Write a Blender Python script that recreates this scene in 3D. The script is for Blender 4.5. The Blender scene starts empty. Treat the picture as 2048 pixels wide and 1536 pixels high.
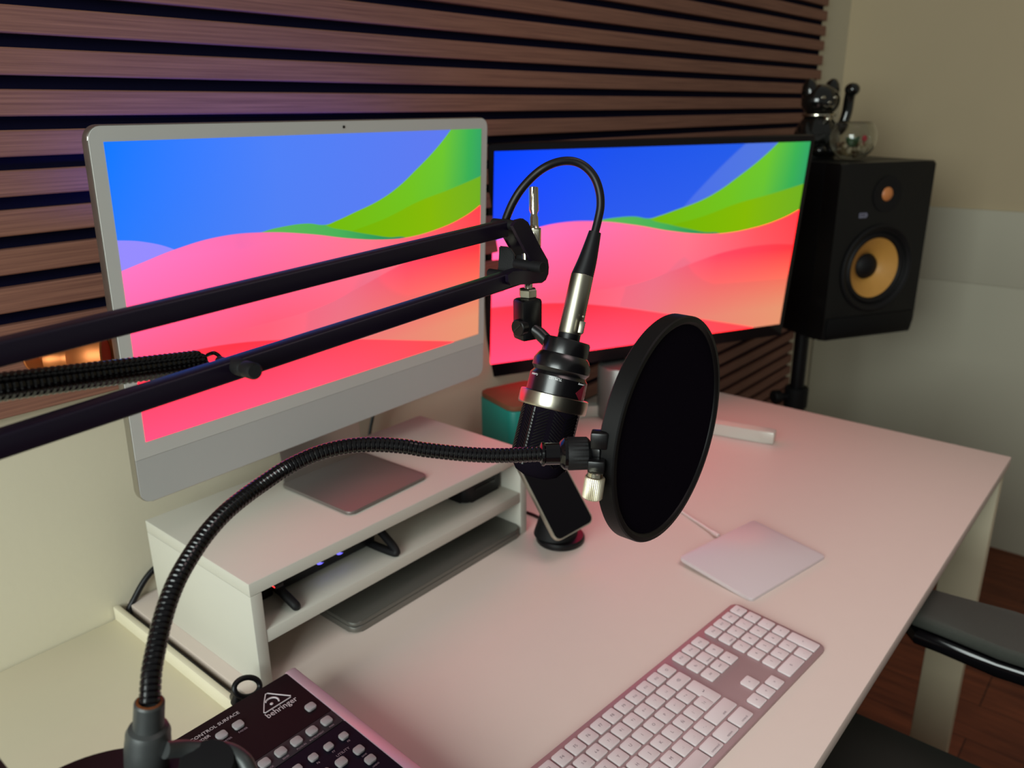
import bpy, bmesh, math, random
from mathutils import Matrix, Vector, Euler

random.seed(7)
S = bpy.context.scene
COL = S.collection
PI = math.pi

# ------------------------------------------------------------------ camera
FPX = 1617.0
YAW, PIT, ROL = .7058, -.325, -.0109
CAM = Vector((.1271, -.1723, 1.2867))
_f = Vector((math.cos(PIT)*math.cos(YAW), math.cos(PIT)*math.sin(YAW), math.sin(PIT)))
_r = Vector((math.sin(YAW), -math.cos(YAW), 0)); _u = _r.cross(_f)
_c, _s = math.cos(ROL), math.sin(ROL)
_R = _c*_r + _s*_u; _U = -_s*_r + _c*_u
cd = bpy.data.cameras.new('camera'); cam = bpy.data.objects.new('camera', cd); COL.objects.link(cam)
cd.sensor_width = 36.0; cd.lens = FPX/2048*36; cd.clip_start = .02
m = Matrix((( _R.x, _U.x, -_f.x, CAM.x), (_R.y, _U.y, -_f.y, CAM.y), (_R.z, _U.z, -_f.z, CAM.z), (0, 0, 0, 1)))
cam.matrix_world = m
cd.dof.use_dof = True; cd.dof.focus_distance = .60; cd.dof.aperture_fstop = 8.5
S.camera = cam


def at(px, py, depth):      # a pixel of the photograph and a distance -> the point in the room
    return CAM + (_f + _R*((px-1024)/FPX) - _U*((py-768)/FPX))*depth


# ------------------------------------------------------------------ light
S.view_settings.view_transform = 'Standard'; S.view_settings.look = 'None'
S.view_settings.gamma = 1.0; S.view_settings.use_curve_mapping = False
S.view_settings.exposure = 0.0
W = bpy.data.worlds.new('world'); S.world = W; W.use_nodes = True
W.node_tree.nodes['Background'].inputs[0].default_value = (.78, .80, .74, 1)
W.node_tree.nodes['Background'].inputs[1].default_value = .22


def area(name, loc, target, sx, sy, power, color):
    l = bpy.data.lights.new(name, 'AREA'); l.shape = 'RECTANGLE'; l.size = sx; l.size_y = sy
    l.energy = power; l.color = color
    o = bpy.data.objects.new(name, l); COL.objects.link(o); o.location = loc
    o.rotation_euler = (Vector(target)-Vector(loc)).to_track_quat('-Z', 'Y').to_euler()
    return o


area('window_light', (-1.35, -.20, 1.70), (.9, .30, .95), 1.2, 1.2, 50, (.90, 1.0, .96))
cl_ = area('added_pink_fill', (1.25, -.35, 2.30), (1.15, -.08, .7), .9, .9, 2.0, (1.0, .74, .74)); cl_.data.spread = math.radians(66)  # added pink fill for the desk front, not a fixture of the room
area('added_blue_glow', (.70, .655, 1.20), (.70, .74, 1.42), .42, .03, .5, (.10, .12, 1.0))  # added unseen lamp, makes the blue glow on the slats above the computer


# ------------------------------------------------------------------ materials
def lin(c):
    return tuple(((v/255)/12.92 if v/255 <= .04045 else ((v/255+.055)/1.055)**2.4) for v in c) + (1,)


def mat(name, col, rough=.5, metal=0., spec=.5, noise=0., nscale=30., bump=0., bscale=200., emit=None, coat=0.):
    M = bpy.data.materials.new(name); M.use_nodes = True
    nt = M.node_tree; b = nt.nodes['Principled BSDF']
    c = lin(col)
    b.inputs['Roughness'].default_value = rough; b.inputs['Metallic'].default_value = metal
    b.inputs['Specular IOR Level'].default_value = spec; b.inputs['Coat Weight'].default_value = coat
    tc = nt.nodes.new('ShaderNodeTexCoord')
    n = nt.nodes.new('ShaderNodeTexNoise'); n.inputs['Scale'].default_value = nscale; n.inputs['Detail'].default_value = 3
    nt.links.new(tc.outputs['Object'], n.inputs['Vector'])
    mx = nt.nodes.new('ShaderNodeMix'); mx.data_type = 'RGBA'
    k = max(noise, .01)
    mx.inputs[6].default_value = tuple(v*(1-k) for v in c[:3]) + (1,)
    mx.inputs[7].default_value = tuple(min(1, v*(1+k)) for v in c[:3]) + (1,)
    nt.links.new(n.outputs['Fac'], mx.inputs[0]); nt.links.new(mx.outputs[2], b.inputs['Base Color'])
    if bump:
        n2 = nt.nodes.new('ShaderNodeTexNoise'); n2.inputs['Scale'].default_value = bscale
        nt.links.new(tc.outputs['Object'], n2.inputs['Vector'])
        bp = nt.nodes.new('ShaderNodeBump'); bp.inputs['Strength'].default_value = bump; bp.inputs['Distance'].default_value = .001
        nt.links.new(n2.outputs['Fac'], bp.inputs['Height']); nt.links.new(bp.outputs[0], b.inputs['Normal'])
    if emit:
        b.inputs['Emission Color'].default_value = lin(emit[0]); b.inputs['Emission Strength'].default_value = emit[1]
    return M


M_wall = mat('painted_wall', (211, 203, 180), .8, noise=.02, nscale=6, bump=.15, bscale=120)
M_wall2 = mat('beige_wall', (190, 172, 140), .8, noise=.03, nscale=5, bump=.15, bscale=120)
M_dado = mat('pale_wainscot', (196, 190, 170), .7, noise=.02, nscale=5)
M_desk = mat('desk_laminate', (211, 196, 186), .5, noise=.012, nscale=40, bump=.03, bscale=500)
M_table = mat('cream_laminate', (220, 212, 188), .5, noise=.012, nscale=30)
M_riser = mat('white_laminate', (194, 191, 180), .5, noise=.012, nscale=40)
M_steel_w = mat('white_steel', (190, 182, 155), .5, noise=.02)
M_felt = mat('navy_felt', (10, 9, 34), .95, noise=.15, nscale=300, spec=.1)
M_blk = mat('black_plastic', (10, 9, 12), .38, spec=.35, noise=.05)
M_blkm = mat('matte_black_plastic', (14, 13, 15), .6, spec=.3, noise=.08, nscale=80, bump=.1, bscale=900)
M_blkg = mat('glossy_black', (9, 8, 11), .12, noise=.05)
M_mic = mat('satin_black_paint', (10, 9, 11), .33, spec=.4, noise=.04)
M_bar = mat('glow_tinted_black_coat', (20, 12, 28), .33, spec=.35, noise=.06, nscale=120)  # black coat with the screens' purple glow put into the colour
M_mesh = mat('black_nylon_mesh', (20, 16, 24), .9, noise=.15, nscale=700, spec=.05)
M_mesh.node_tree.nodes['Principled BSDF'].inputs['IOR'].default_value = 1.03
M_micb = mat('semi_gloss_black_paint', (12, 11, 13), .26, spec=.7)
M_hoop = mat('hoop_black', (9, 8, 9), .5, spec=.22)
M_neck = mat('shaded_silver_column', (120, 120, 117), .4, .6)  # darker copy of the stand's silver, the shade under the monitor is in the colour
M_chrome = mat('chrome', (205, 198, 178), .16, 1.0)
M_brush = mat('satin_nickel', (158, 153, 138), .36, 1.0, noise=.05, nscale=90)
M_ring = mat('brushed_steel_ring', (182, 176, 160), .28, 1.0, noise=.06, nscale=60)
M_knurl = mat('pale_knurled_nickel', (232, 224, 200), .45, 1.0)
M_alu = mat('silver_aluminium', (176, 172, 166), .38, 1.0, noise=.02)
M_bezel = mat('white_glass_bezel', (190, 190, 186), .35, noise=.01)
M_chin = mat('pale_silver_chin', (176, 177, 175), .45, noise=.01)
M_alub = mat('dark_space_aluminium', (120, 120, 118), .4, .9, noise=.02)
M_monblk = mat('monitor_black', (8, 6, 11), .42, spec=.3, noise=.05)
M_spk = mat('speaker_black', (6, 6, 8), .5, spec=.25, noise=.1, nscale=120, bump=.1, bscale=600)
M_spkp = mat('speaker_baffle', (7, 7, 8), .42, spec=.4, noise=.08)
M_cone = mat('yellow_cone', (206, 150, 72), .5, noise=.06, nscale=60)
M_tweet = mat('orange_tweeter', (206, 128, 72), .45, noise=.04)
M_logo = mat('grey_badge', (120, 120, 140), .4)
M_key = mat('key_white', (216, 208, 208), .5, noise=.01)
M_kbase = mat('keyboard_aluminium', (166, 138, 140), .45, .35, noise=.02)
M_leg = mat('key_legend', (122, 108, 116), .6)
M_tp = mat('trackpad_glass', (202, 193, 194), .35, noise=.01)
M_phone = mat('phone_glass', (5, 4, 8), .3, spec=.2)
M_phedge = mat('phone_edge', (196, 190, 172), .3, .8)
M_teal = mat('teal_enamel', (12, 128, 116), .45, noise=.04)
M_wlid = mat('brown_wood_lid', (112, 72, 50), .7, spec=.2, noise=.15, nscale=25)
M_foot = mat('stand_aluminium', (128, 122, 118), .5, .7, noise=.02)
M_copper = mat('copper_metal', (178, 104, 56), .46, .85, noise=.05)
M_lens = mat('lamp_glass', (170, 120, 140), .12, .3)
M_cable = mat('black_rubber', (12, 10, 14), .42, spec=.35, noise=.05)
M_wcable = mat('white_cable', (214, 200, 196), .45)
M_ctl = mat('controller_black', (20, 8, 12), .55, spec=.15, noise=.04)
M_ctlb = mat('controller_navy', (8, 7, 22), .55, spec=.15, noise=.04)
M_ctls = mat('controller_grey_strip', (48, 43, 48), .55, spec=.2)
M_cheek = mat('controller_silver_cheek', (196, 164, 178), .35, .3)
M_btn = mat('button_grey', (150, 146, 148), .5)
M_print = mat('white_print', (190, 180, 184), .6)
M_printp = mat('dim_print', (140, 120, 130), .6)
M_white = mat('white_lettering', (235, 235, 235), .6)
M_maroon = mat('dark_maroon_plate', (30, 12, 18), .35, noise=.1)
M_socket = mat('grey_cast_metal', (66, 68, 68), .42, .35, noise=.1, nscale=200)
M_rust = mat('thread_rust', (120, 66, 30), .5, .5, noise=.5, nscale=900)
M_goose = mat('gooseneck_black', (9, 8, 11), .2, spec=.5)
M_red = mat('red_led', (255, 40, 40), .4, emit=((255, 50, 50), 2.5))
M_blue = mat('blue_led', (60, 60, 200), .4, emit=((110, 104, 245), 1.6))
M_cat = mat('dark_chrome_ceramic', (20, 20, 18), .13, .25, coat=.6)
M_green = mat('leaf_green', (44, 80, 42), .6, noise=.2, nscale=60)
M_redfl = mat('red_ornament', (190, 18, 42), .5)
M_peb = [mat('pebble_a', (150, 128, 92), .6), mat('pebble_b', (104, 78, 54), .6), mat('pebble_c', (190, 172, 144), .6)]
M_chair = mat('charcoal_fabric', (58, 60, 54), .9, noise=.12, nscale=300, bump=.3, bscale=700)
M_seat = mat('black_fabric', (30, 32, 26), .9, noise=.12, nscale=300, bump=.3, bscale=700)
M_lap = mat('laptop_grey', (122, 120, 114), .42, .6, noise=.02)
M_lapd = mat('laptop_lid', (112, 112, 106), .4, .6, noise=.02)
M_mon_silver = mat('white_silver_stand', (196, 200, 190), .35, .2)
M_red_diam = mat('red_badge', (150, 40, 60), .35, .4)

M_glass = bpy.data.materials.new('clear_glass'); M_glass.use_nodes = True
b = M_glass.node_tree.nodes['Principled BSDF']; b.inputs['Transmission Weight'].default_value = 1
b.inputs['Roughness'].default_value = .02; b.inputs['IOR'].default_value = 1.42; b.inputs['Base Color'].default_value = (.93, .95, .92, 1)


def wood(name, c1, c2, axis='X', planks=None, rough=.5):
    M = bpy.data.materials.new(name); M.use_nodes = True; nt = M.node_tree; b = nt.nodes['Principled BSDF']
    tc = nt.nodes.new('ShaderNodeTexCoord'); mp = nt.nodes.new('ShaderNodeMapping')
    mp.inputs['Scale'].default_value = (1.6, 30, 130) if axis == 'X' else (14, 1.5, 14)
    nt.links.new(tc.outputs['Object'], mp.inputs[0])
    n = nt.nodes.new('ShaderNodeTexNoise'); n.inputs['Scale'].default_value = 3.2; n.inputs['Detail'].default_value = 6
    n.inputs['Roughness'].default_value = .65
    nt.links.new(mp.outputs[0], n.inputs['Vector'])
    r = nt.nodes.new('ShaderNodeValToRGB'); r.color_ramp.elements[0].position = .32; r.color_ramp.elements[1].position = .68
    r.color_ramp.elements[0].color = lin(c1); r.color_ramp.elements[1].color = lin(c2)
    nt.links.new(n.outputs['Fac'], r.inputs[0])
    out = r.outputs[0]
    if planks:
        br = nt.nodes.new('ShaderNodeTexBrick'); br.inputs['Scale'].default_value = 1
        br.inputs['Brick Width'].default_value = 1.2; br.inputs['Row Height'].default_value = .13
        br.inputs['Mortar Size'].default_value = .0016
        br.inputs['Color1'].default_value = (1, 1, 1, 1); br.inputs['Color2'].default_value = (.72, .70, .68, 1)
        br.inputs['Mortar'].default_value = (.25, .2, .18, 1)
        rot = nt.nodes.new('ShaderNodeMapping'); rot.inputs['Rotation'].default_value = (0, 0, PI/2)
        nt.links.new(tc.outputs['Object'], rot.inputs[0]); nt.links.new(rot.outputs[0], br.inputs['Vector'])
        mx = nt.nodes.new('ShaderNodeMix'); mx.data_type = 'RGBA'; mx.blend_type = 'MULTIPLY'; mx.inputs[0].default_value = 1
        nt.links.new(out, mx.inputs[6]); nt.links.new(br.outputs[0], mx.inputs[7]); out = mx.outputs[2]
    nt.links.new(out, b.inputs['Base Color']); b.inputs['Roughness'].default_value = rough
    b.inputs['Specular IOR Level'].default_value = .3
    return M


M_slat = wood('walnut_slat', (112, 74, 64), (152, 106, 88), 'X', rough=.6)
M_floor = wood('red_brown_parquet', (88, 44, 26), (128, 70, 42), 'Y', planks=True, rough=.55)


def screen_mat(name, tint):
    """Abstract rolling colour bands, drawn with curve and mix nodes over the screen's own UV."""
    M = bpy.data.materials.new(name); M.use_nodes = True; nt = M.node_tree; b = nt.nodes['Principled BSDF']
    L = nt.links.new
    uv = nt.nodes.new('ShaderNodeUVMap'); uv.uv_map = 'UVMap'
    sep = nt.nodes.new('ShaderNodeSeparateXYZ'); L(uv.outputs[0], sep.inputs[0]); u, v = sep.outputs[0], sep.outputs[1]

    def curve(pts):
        n = nt.nodes.new('ShaderNodeFloatCurve'); c = n.mapping.curves[0]
        n.mapping.use_clip = False; n.mapping.extend = 'HORIZONTAL'
        c.points[0].location = pts[0]; c.points[1].location = pts[-1]
        for p in pts[1:-1]: c.points.new(*p)
        n.mapping.update(); L(u, n.inputs['Value']); return n.outputs[0]

    def below(cv, soft=.002):
        a = nt.nodes.new('ShaderNodeMath'); a.operation = 'SUBTRACT'; L(cv, a.inputs[0]); L(v, a.inputs[1])
        mr = nt.nodes.new('ShaderNodeMapRange'); mr.interpolation_type = 'SMOOTHSTEP'
        mr.inputs['From Min'].default_value = -soft; mr.inputs['From Max'].default_value = soft
        L(a.outputs[0], mr.inputs['Value']); return mr.outputs[0], a.outputs[0]

    def ramp(src, stops, lo=0, hi=1):
        if (lo, hi) != (0, 1):
            mr = nt.nodes.new('ShaderNodeMapRange'); mr.inputs['From Min'].default_value = lo; mr.inputs['From Max'].default_value = hi
            L(src, mr.inputs['Value']); src = mr.outputs[0]
        r = nt.nodes.new('ShaderNodeValToRGB'); cr = r.color_ramp
        cr.elements[0].position, cr.elements[0].color = stops[0][0], lin(stops[0][1])
        cr.elements[1].position, cr.elements[1].color = stops[-1][0], lin(stops[-1][1])
        for p, c in stops[1:-1]:
            e = cr.elements.new(p); e.color = lin(c)
        L(src, r.inputs[0]); return r.outputs[0]

    def mix(f, a, c2):
        mx = nt.nodes.new('ShaderNodeMix'); mx.data_type = 'RGBA'
        if isinstance(f, float): mx.inputs[0].default_value = f
        else: L(f, mx.inputs[0])
        L(a, mx.inputs[6]); L(c2, mx.inputs[7]); return mx.outputs[2]

    T = tint
    blue = mix(v, ramp(u, [(0, T['b0']), (.3, T['b1']), (1, T['b2'])]), ramp(u, [(0, T['b3']), (.35, T['b4']), (.8, T['b5'])]))
    # a paler oblique veil in the blue
    vl, _ = below(curve([(0, -.3), (.45, .45), (.62, .78), (.80, 1.05), (1, 1.3)]), .01)
    blue = mix(vl, blue, ramp(u, [(0, T['v0']), (.45, T['v0']), (.8, T['v1'])])) if T['veil'] else blue
    lil, _ = below(curve([(0, .70), (.05, .684), (.106, .646), (.18, .55), (1, .2)]))
    col = mix(lil, blue, ramp(u, [(0, T['lil']), (.2, T['lil'])]))
    gt, _ = below(curve([(0, .5), (.25, .635), (.306, .664), (.36, .673), (.42, .672), (.468, .658), (.50, .668), (.55, .69), (.63, .728), (.69, .772), (.755, .84), (.82, .915), (.88, 1.0), (1, 1.2)]))
    green = mix(v, ramp(u, [(.5, (112, 182, 0)), (.74, (108, 186, 20)), (.9, (38, 165, 80)), (1, (30, 150, 98))]),
                ramp(u, [(.5, (120, 190, 10)), (.85, (112, 200, 40)), (.95, (60, 178, 82)), (1, (50, 165, 100))]))
    col = mix(gt, col, green)
    ol, _ = below(curve([(0, .3), (.5, .60), (.65, .65), (.766, .704), (.87, .737), (1, .785)]))
    ol2 = mix(gt, col, ramp(u, [(.45, (110, 180, 0)), (.8, (132, 184, 0)), (1, (112, 176, 30))]))
    col = mix(ol, col, ol2)
    sl, _ = below(curve([(0, 1), (.38, .8), (.47, .655), (.54, .618), (.61, .587), (.66, .567), (.716, .553), (.78, .45), (1, 0)]))
    sl2 = mix(gt, col, ramp(u, [(.3, (96, 186, 82)), (.5, (74, 178, 88)), (.66, (28, 145, 92)), (.72, (22, 120, 108))]))
    col = mix(sl, col, sl2)
    pk, _ = below(curve([(0, .602), (.04, .619), (.106, .646), (.2, .668), (.3, .663), (.42, .632), (.54, .588), (.648, .560), (.716, .553), (.824, .566), (.933, .605), (1, .65)]))
    pink = mix(ramp(v, [(.3, (0, 0, 0)), (.62, (255, 255, 255))]), ramp(u, [(0, (255, 96, 140)), (.3, (255, 92, 118)), (.6, (240, 110, 134)), (1, (255, 84, 88))]),
               ramp(u, [(0, (250, 122, 200)), (.25, (244, 112, 176)), (.6, (248, 120, 142)), (.85, (255, 84, 92)), (1, (255, 66, 76))]))
    col = mix(pk, col, pink)
    b2, d2 = below(curve([(0, .30), (.2, .315), (.45, .335), (.57, .381), (.657, .42), (.743, .452), (.89, .471), (1, .458)]), .003)
    band = mix(ramp(v, [(.10, (0, 0, 0)), (.44, (255, 255, 255))]), ramp(u, [(0, (255, 92, 120)), (.4, (236, 120, 134)), (.6, (238, 128, 118)), (1, (232, 150, 112))]),
               ramp(u, [(0, (255, 88, 118)), (.5, (238, 108, 138)), (.72, (250, 72, 98)), (1, (255, 58, 66))]))
    fade = nt.nodes.new('ShaderNodeMapRange'); fade.inputs['From Min'].default_value = .15; fade.inputs['From Max'].default_value = .6
    L(u, fade.inputs['Value'])
    fm = nt.nodes.new('ShaderNodeMath'); fm.operation = 'MULTIPLY'; L(b2, fm.inputs[0]); L(fade.outputs[0], fm.inputs[1])
    col = mix(fm.outputs[0], col, band)
    br, _ = below(curve([(0, .288), (.11, .284), (.2, .274), (.33, .238), (.55, .152), (.74, .07), (.9, 0), (1, -.05)]), .003)
    bot = mix(ramp(v, [(0, (0, 0, 0)), (.26, (255, 255, 255))]), ramp(u, [(0, (255, 82, 130)), (.4, (255, 84, 120)), (.8, (255, 76, 84))]),
              ramp(u, [(0, (255, 62, 84)), (.3, (255, 50, 68)), (.8, (255, 74, 74))]))
    col = mix(br, col, bot)
    b.inputs['Base Color'].default_value = (0, 0, 0, 1); b.inputs['Roughness'].default_value = .35
    b.inputs['Specular IOR Level'].default_value = .2
    # the brightest channels of a lit panel are far beyond what the picture can hold
    sc_ = nt.nodes.new('ShaderNodeSeparateColor'); cc = nt.nodes.new('ShaderNodeCombineColor'); L(col, sc_.inputs[0])
    for i in range(3):
        a = nt.nodes.new('ShaderNodeMath'); a.operation = 'SUBTRACT'; L(sc_.outputs[i], a.inputs[0]); a.inputs[1].default_value = (.90, .95, .86)[i]
        m_ = nt.nodes.new('ShaderNodeMath'); m_.operation = 'MAXIMUM'; L(a.outputs[0], m_.inputs[0]); m_.inputs[1].default_value = 0
        k_ = nt.nodes.new('ShaderNodeMath'); k_.operation = 'MULTIPLY_ADD'; L(m_.outputs[0], k_.inputs[0]); k_.inputs[1].default_value = (T['k'], 0., T['kb'])[i]
        L(sc_.outputs[i], k_.inputs[2]); L(k_.outputs[0], cc.inputs[i])
    col = cc.outputs[0]
    L(col, b.inputs['Emission Color']); b.inputs['Emission Strength'].default_value = T['e']
    return M


M_scr1 = screen_mat('desktop_screen_glow', dict(b0=(70, 130, 235), b1=(82, 128, 240), b2=(96, 118, 240), b3=(10, 120, 255), b4=(78, 128, 245), b5=(92, 122, 240),
                    veil=False, v0=(0, 0, 0), v1=(0, 0, 0), lil=(150, 140, 250), e=1.0, k=11., kb=.5))
M_scr2 = screen_mat('monitor_screen_glow', dict(b0=(60, 80, 235), b1=(64, 106, 240), b2=(70, 108, 235), b3=(0, 68, 250), b4=(26, 82, 238), b5=(34, 92, 232),
                    veil=True, v0=(70, 108, 238), v1=(80, 118, 226), lil=(120, 90, 235), e=1.0, k=22., kb=1.5))


# ------------------------------------------------------------------ mesh helpers
class MB:
    def __init__(s): s.bm = bmesh.new(); s.uv = None

    def _fin(s, fs, mi):
        for f in fs: f.material_index = mi

    def box(s, c, size, rot=None, bev=0., mi=0, seg=2):
        r = bmesh.ops.create_cube(s.bm, size=1.0)
        vs = r['verts']; M = Matrix.Diagonal((*size, 1))
        M = Matrix.Translation(Vector(c)) @ (rot.to_4x4() if rot is not None else Matrix()) @ M
        bmesh.ops.transform(s.bm, matrix=M, verts=vs)
        fs = list({f for v in vs for f in v.link_faces}); s._fin(fs, mi)
        if bev:
            es = list({e for v in vs for e in v.link_edges})
            rr = bmesh.ops.bevel(s.bm, geom=es, offset=bev, segments=seg, affect='EDGES', profile=.5)
            s._fin(rr['faces'], mi)
        return s

    def ring(s, c, ax, bx, r, seg):
        return [s.bm.verts.new(c + ax*(r*math.cos(2*PI*i/seg)) + bx*(r*math.sin(2*PI*i/seg))) for i in range(seg)]

    def skin(s, rings, mi, closed=False):
        n = len(rings)
        for k in range(n if closed else n-1):
            a, b2 = rings[k], rings[(k+1) % n]; q = len(a)
            for i in range(q):
                f = s.bm.faces.new((a[i], a[(i+1) % q], b2[(i+1) % q], b2[i])); f.material_index = mi
        if not closed:
            for rg in (rings[0], rings[-1]):
                if len(rg) > 2:
                    f = s.bm.faces.new(rg); f.material_index = mi

    def tube(s, pts, r, seg=12, mi=0, closed=False):
        pts = [Vector(p) for p in pts]; n = len(pts)
        rs = r if isinstance(r, (list, tuple)) else [r]*n
        rings = []; ax = None
        for k in range(n):
            if closed: t = (pts[(k+1) % n]-pts[k-1])
            else: t = pts[min(k+1, n-1)]-pts[max(k-1, 0)]
            t = t.normalized()
            if ax is None:
                ax = t.orthogonal().normalized()
            else:
                ax = (ax - t*ax.dot(t)).normalized()
            rings.append(s.ring(pts[k], ax, t.cross(ax), rs[k], seg))
        s.skin(rings, mi, closed); return s

    def cyl(s, p0, p1, r, r1=None, seg=24, mi=0, bev=0.):
        p0, p1 = Vector(p0), Vector(p1); r1 = r if r1 is None else r1
        if bev:
            d = (p1-p0).normalized(); L = (p1-p0).length
            return s.lathe([(r-bev, 0), (r, bev), (r1, L-bev), (r1-bev, L)], p0, d, seg, mi)
        t = (p1-p0).normalized(); ax = t.orthogonal().normalized(); bx = t.cross(ax)
        s.skin([s.ring(p0, ax, bx, r, seg), s.ring(p1, ax, bx, r1, seg)], mi); return s

    def lathe(s, prof, base, axis=(0, 0, 1), seg=32, mi=0, wave=None, ringed=False):
        base = Vector(base); t = Vector(axis).normalized(); ax = t.orthogonal().normalized(); bx = t.cross(ax)
        rings = []
        for r, z in prof:
            c = base + t*z; r = max(r, 1e-5)
            if wave and wave[2] <= z <= wave[3]:
                rings.append([s.bm.verts.new(c + (ax*math.cos(2*PI*i/seg)+bx*math.sin(2*PI*i/seg))*(r+(wave[1] if i % 2 else -wave[1]))) for i in range(seg)])
            else:
                rings.append(s.ring(c, ax, bx, r, seg))
        s.skin(rings, mi, ringed); return s

    def prism(s, poly, h0, h1, M=None, mi=0, bev=0.):
        """poly in xy, extruded h0..h1 along z, placed by M"""
        M = M or Matrix()
        a = [s.bm.verts.new(M @ Vector((x, y, h0))) for x, y in poly]; b2 = [s.bm.verts.new(M @ Vector((x, y, h1))) for x, y in poly]
        fs = [s.bm.faces.new(a[::-1]), s.bm.faces.new(b2)]
        for i in range(len(poly)): fs.append(s.bm.faces.new((a[i], a[(i+1) % len(poly)], b2[(i+1) % len(poly)], b2[i])))
        s._fin(fs, mi)
        if bev:
            es = list({e for f in fs[:2] for e in f.edges})
            rr = bmesh.ops.bevel(s.bm, geom=es, offset=bev, segments=2, affect='EDGES', profile=.5); s._fin(rr['faces'], mi)
        return s

    def ball(s, c, r, sc=(1, 1, 1), rot=None, mi=0, seg=20):
        rr = bmesh.ops.create_uvsphere(s.bm, u_segments=seg, v_segments=max(8, seg//2), radius=r)
        M = Matrix.Translation(Vector(c)) @ (rot.to_4x4() if rot is not None else Matrix()) @ Matrix.Diagonal((*sc, 1))
        bmesh.ops.transform(s.bm, matrix=M, verts=rr['verts'])
        s._fin({f for v in rr['verts'] for f in v.link_faces}, mi); return s

    def text(s, st, size, M, mi=0, depth=.0001, warp=None, align='CENTER', sx=1.):
        cu = bpy.data.curves.new('t', 'FONT'); cu.body = st; cu.size = size; cu.align_x = align; cu.align_y = 'CENTER'
        cu.extrude = depth; cu.resolution_u = 2
        o = bpy.data.objects.new('t', cu); me = bpy.data.meshes.new_from_object(o)
        ov = set(s.bm.verts); of = set(s.bm.faces)
        s.bm.from_mesh(me)
        for v in [v for v in s.bm.verts if v not in ov]:
            p = Vector((v.co.x*sx, v.co.y, v.co.z)); v.co = warp(p) if warp else M @ p
        s._fin([f for f in s.bm.faces if f not in of], mi)
        bpy.data.objects.remove(o); bpy.data.curves.remove(cu); bpy.data.meshes.remove(me); return s

    def build(s, name, mats, parent=None, world=False, smooth=True, uvf=None):
        if not isinstance(mats, (list, tuple)): mats = [mats]
        bmesh.ops.recalc_face_normals(s.bm, faces=s.bm.faces)
        if smooth:
            for f in s.bm.faces: f.smooth = True
            for e in s.bm.edges:
                if len(e.link_faces) == 2 and e.calc_face_angle(0) > .6: e.smooth = False
        root = parent
        while root is not None and root.parent: root = root.parent
        if world and root is not None:
            bmesh.ops.transform(s.bm, matrix=ROOTM[root.name].inverted(), verts=s.bm.verts)
        me = bpy.data.meshes.new(name); s.bm.to_mesh(me)
        for mm in mats: me.materials.append(mm)
        s.bm.free()
        o = bpy.data.objects.new(name, me); COL.objects.link(o)
        if parent is not None: o.parent = parent
        return o


ROOTM = {}


def thing(name, label, cat, loc=(0, 0, 0), rz=0., group=None):
    o = bpy.data.objects.new(name, None); COL.objects.link(o); o.empty_display_size = .05
    o.location = loc; o.rotation_euler = (0, 0, rz); o['label'] = label; o['category'] = cat
    if group: o['group'] = group
    ROOTM[o.name] = Matrix.Translation(Vector(loc)) @ Matrix.Rotation(rz, 4, 'Z')
    return o


def tag(o, label, cat, group=None):
    o['label'] = label; o['category'] = cat
    if group: o['group'] = group
    return o


def struct(name, mb, mats, **k):
    o = mb.build(name, mats, **k); o['kind'] = 'structure'; return o


def rrect(w, h, r, n=6, cx=0, cy=0):
    out = []
    for sx, sy, a0 in ((1, 1, 0), (-1, 1, PI/2), (-1, -1, PI), (1, -1, 1.5*PI)):
        for i in range(n+1):
            a = a0 + (PI/2)*i/n
            out.append((cx+sx*(w/2-r)+r*math.cos(a), cy+sy*(h/2-r)+r*math.sin(a)))
    return out


def spline(pts, n=8):
    """Catmull-Rom through pts"""
    P = [Vector(p) for p in pts]; P = [2*P[0]-P[1]] + P + [2*P[-1]-P[-2]]; out = []
    for k in range(1, len(P)-2):
        for i in range(n):
            t = i/n
            out.append(.5*((2*P[k]) + (P[k+1]-P[k-1])*t + (2*P[k-1]-5*P[k]+4*P[k+1]-P[k+2])*t*t + (3*P[k]-3*P[k+1]+P[k+2]-P[k-1])*t**3))
    out.append(P[-2]); return out


def frame(origin, zdir, xhint):
    z = Vector(zdir).normalized(); x = Vector(xhint); x = (x - z*x.dot(z)).normalized(); y = z.cross(x)
    return Matrix(((x.x, y.x, z.x, origin[0]), (x.y, y.y, z.y, origin[1]), (x.z, y.z, z.z, origin[2]), (0, 0, 0, 1)))


DZ = .72          # desk height
YW = .7492        # back wall
YS = .7272        # slat face
XR = 2.765        # right wall

# ------------------------------------------------------------------ setting
struct('floor', MB().box((.6, -1.0, -.02), (5.2, 4.0, .04)), M_floor)
struct('wall_back', MB().box((.75, YW+.05, 1.3), (4.03, .1, 2.6)), M_wall)
struct('wall_right', MB().box((XR+.05, -1.0, 1.3), (.1, 3.6, 2.6)), M_wall2)
mb = MB(); mb.box((XR-.006, -.875, .40), (.012, 3.24, .80), bev=.0008); mb.box((XR-.006, -.875, .9053), (.012, 3.24, .2098), bev=.0008)
struct('trim_1', mb, M_dado)

# ------------------------------------------------------------------ slatted wall panels
PER = .0375; Z0 = 1.3871


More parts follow.
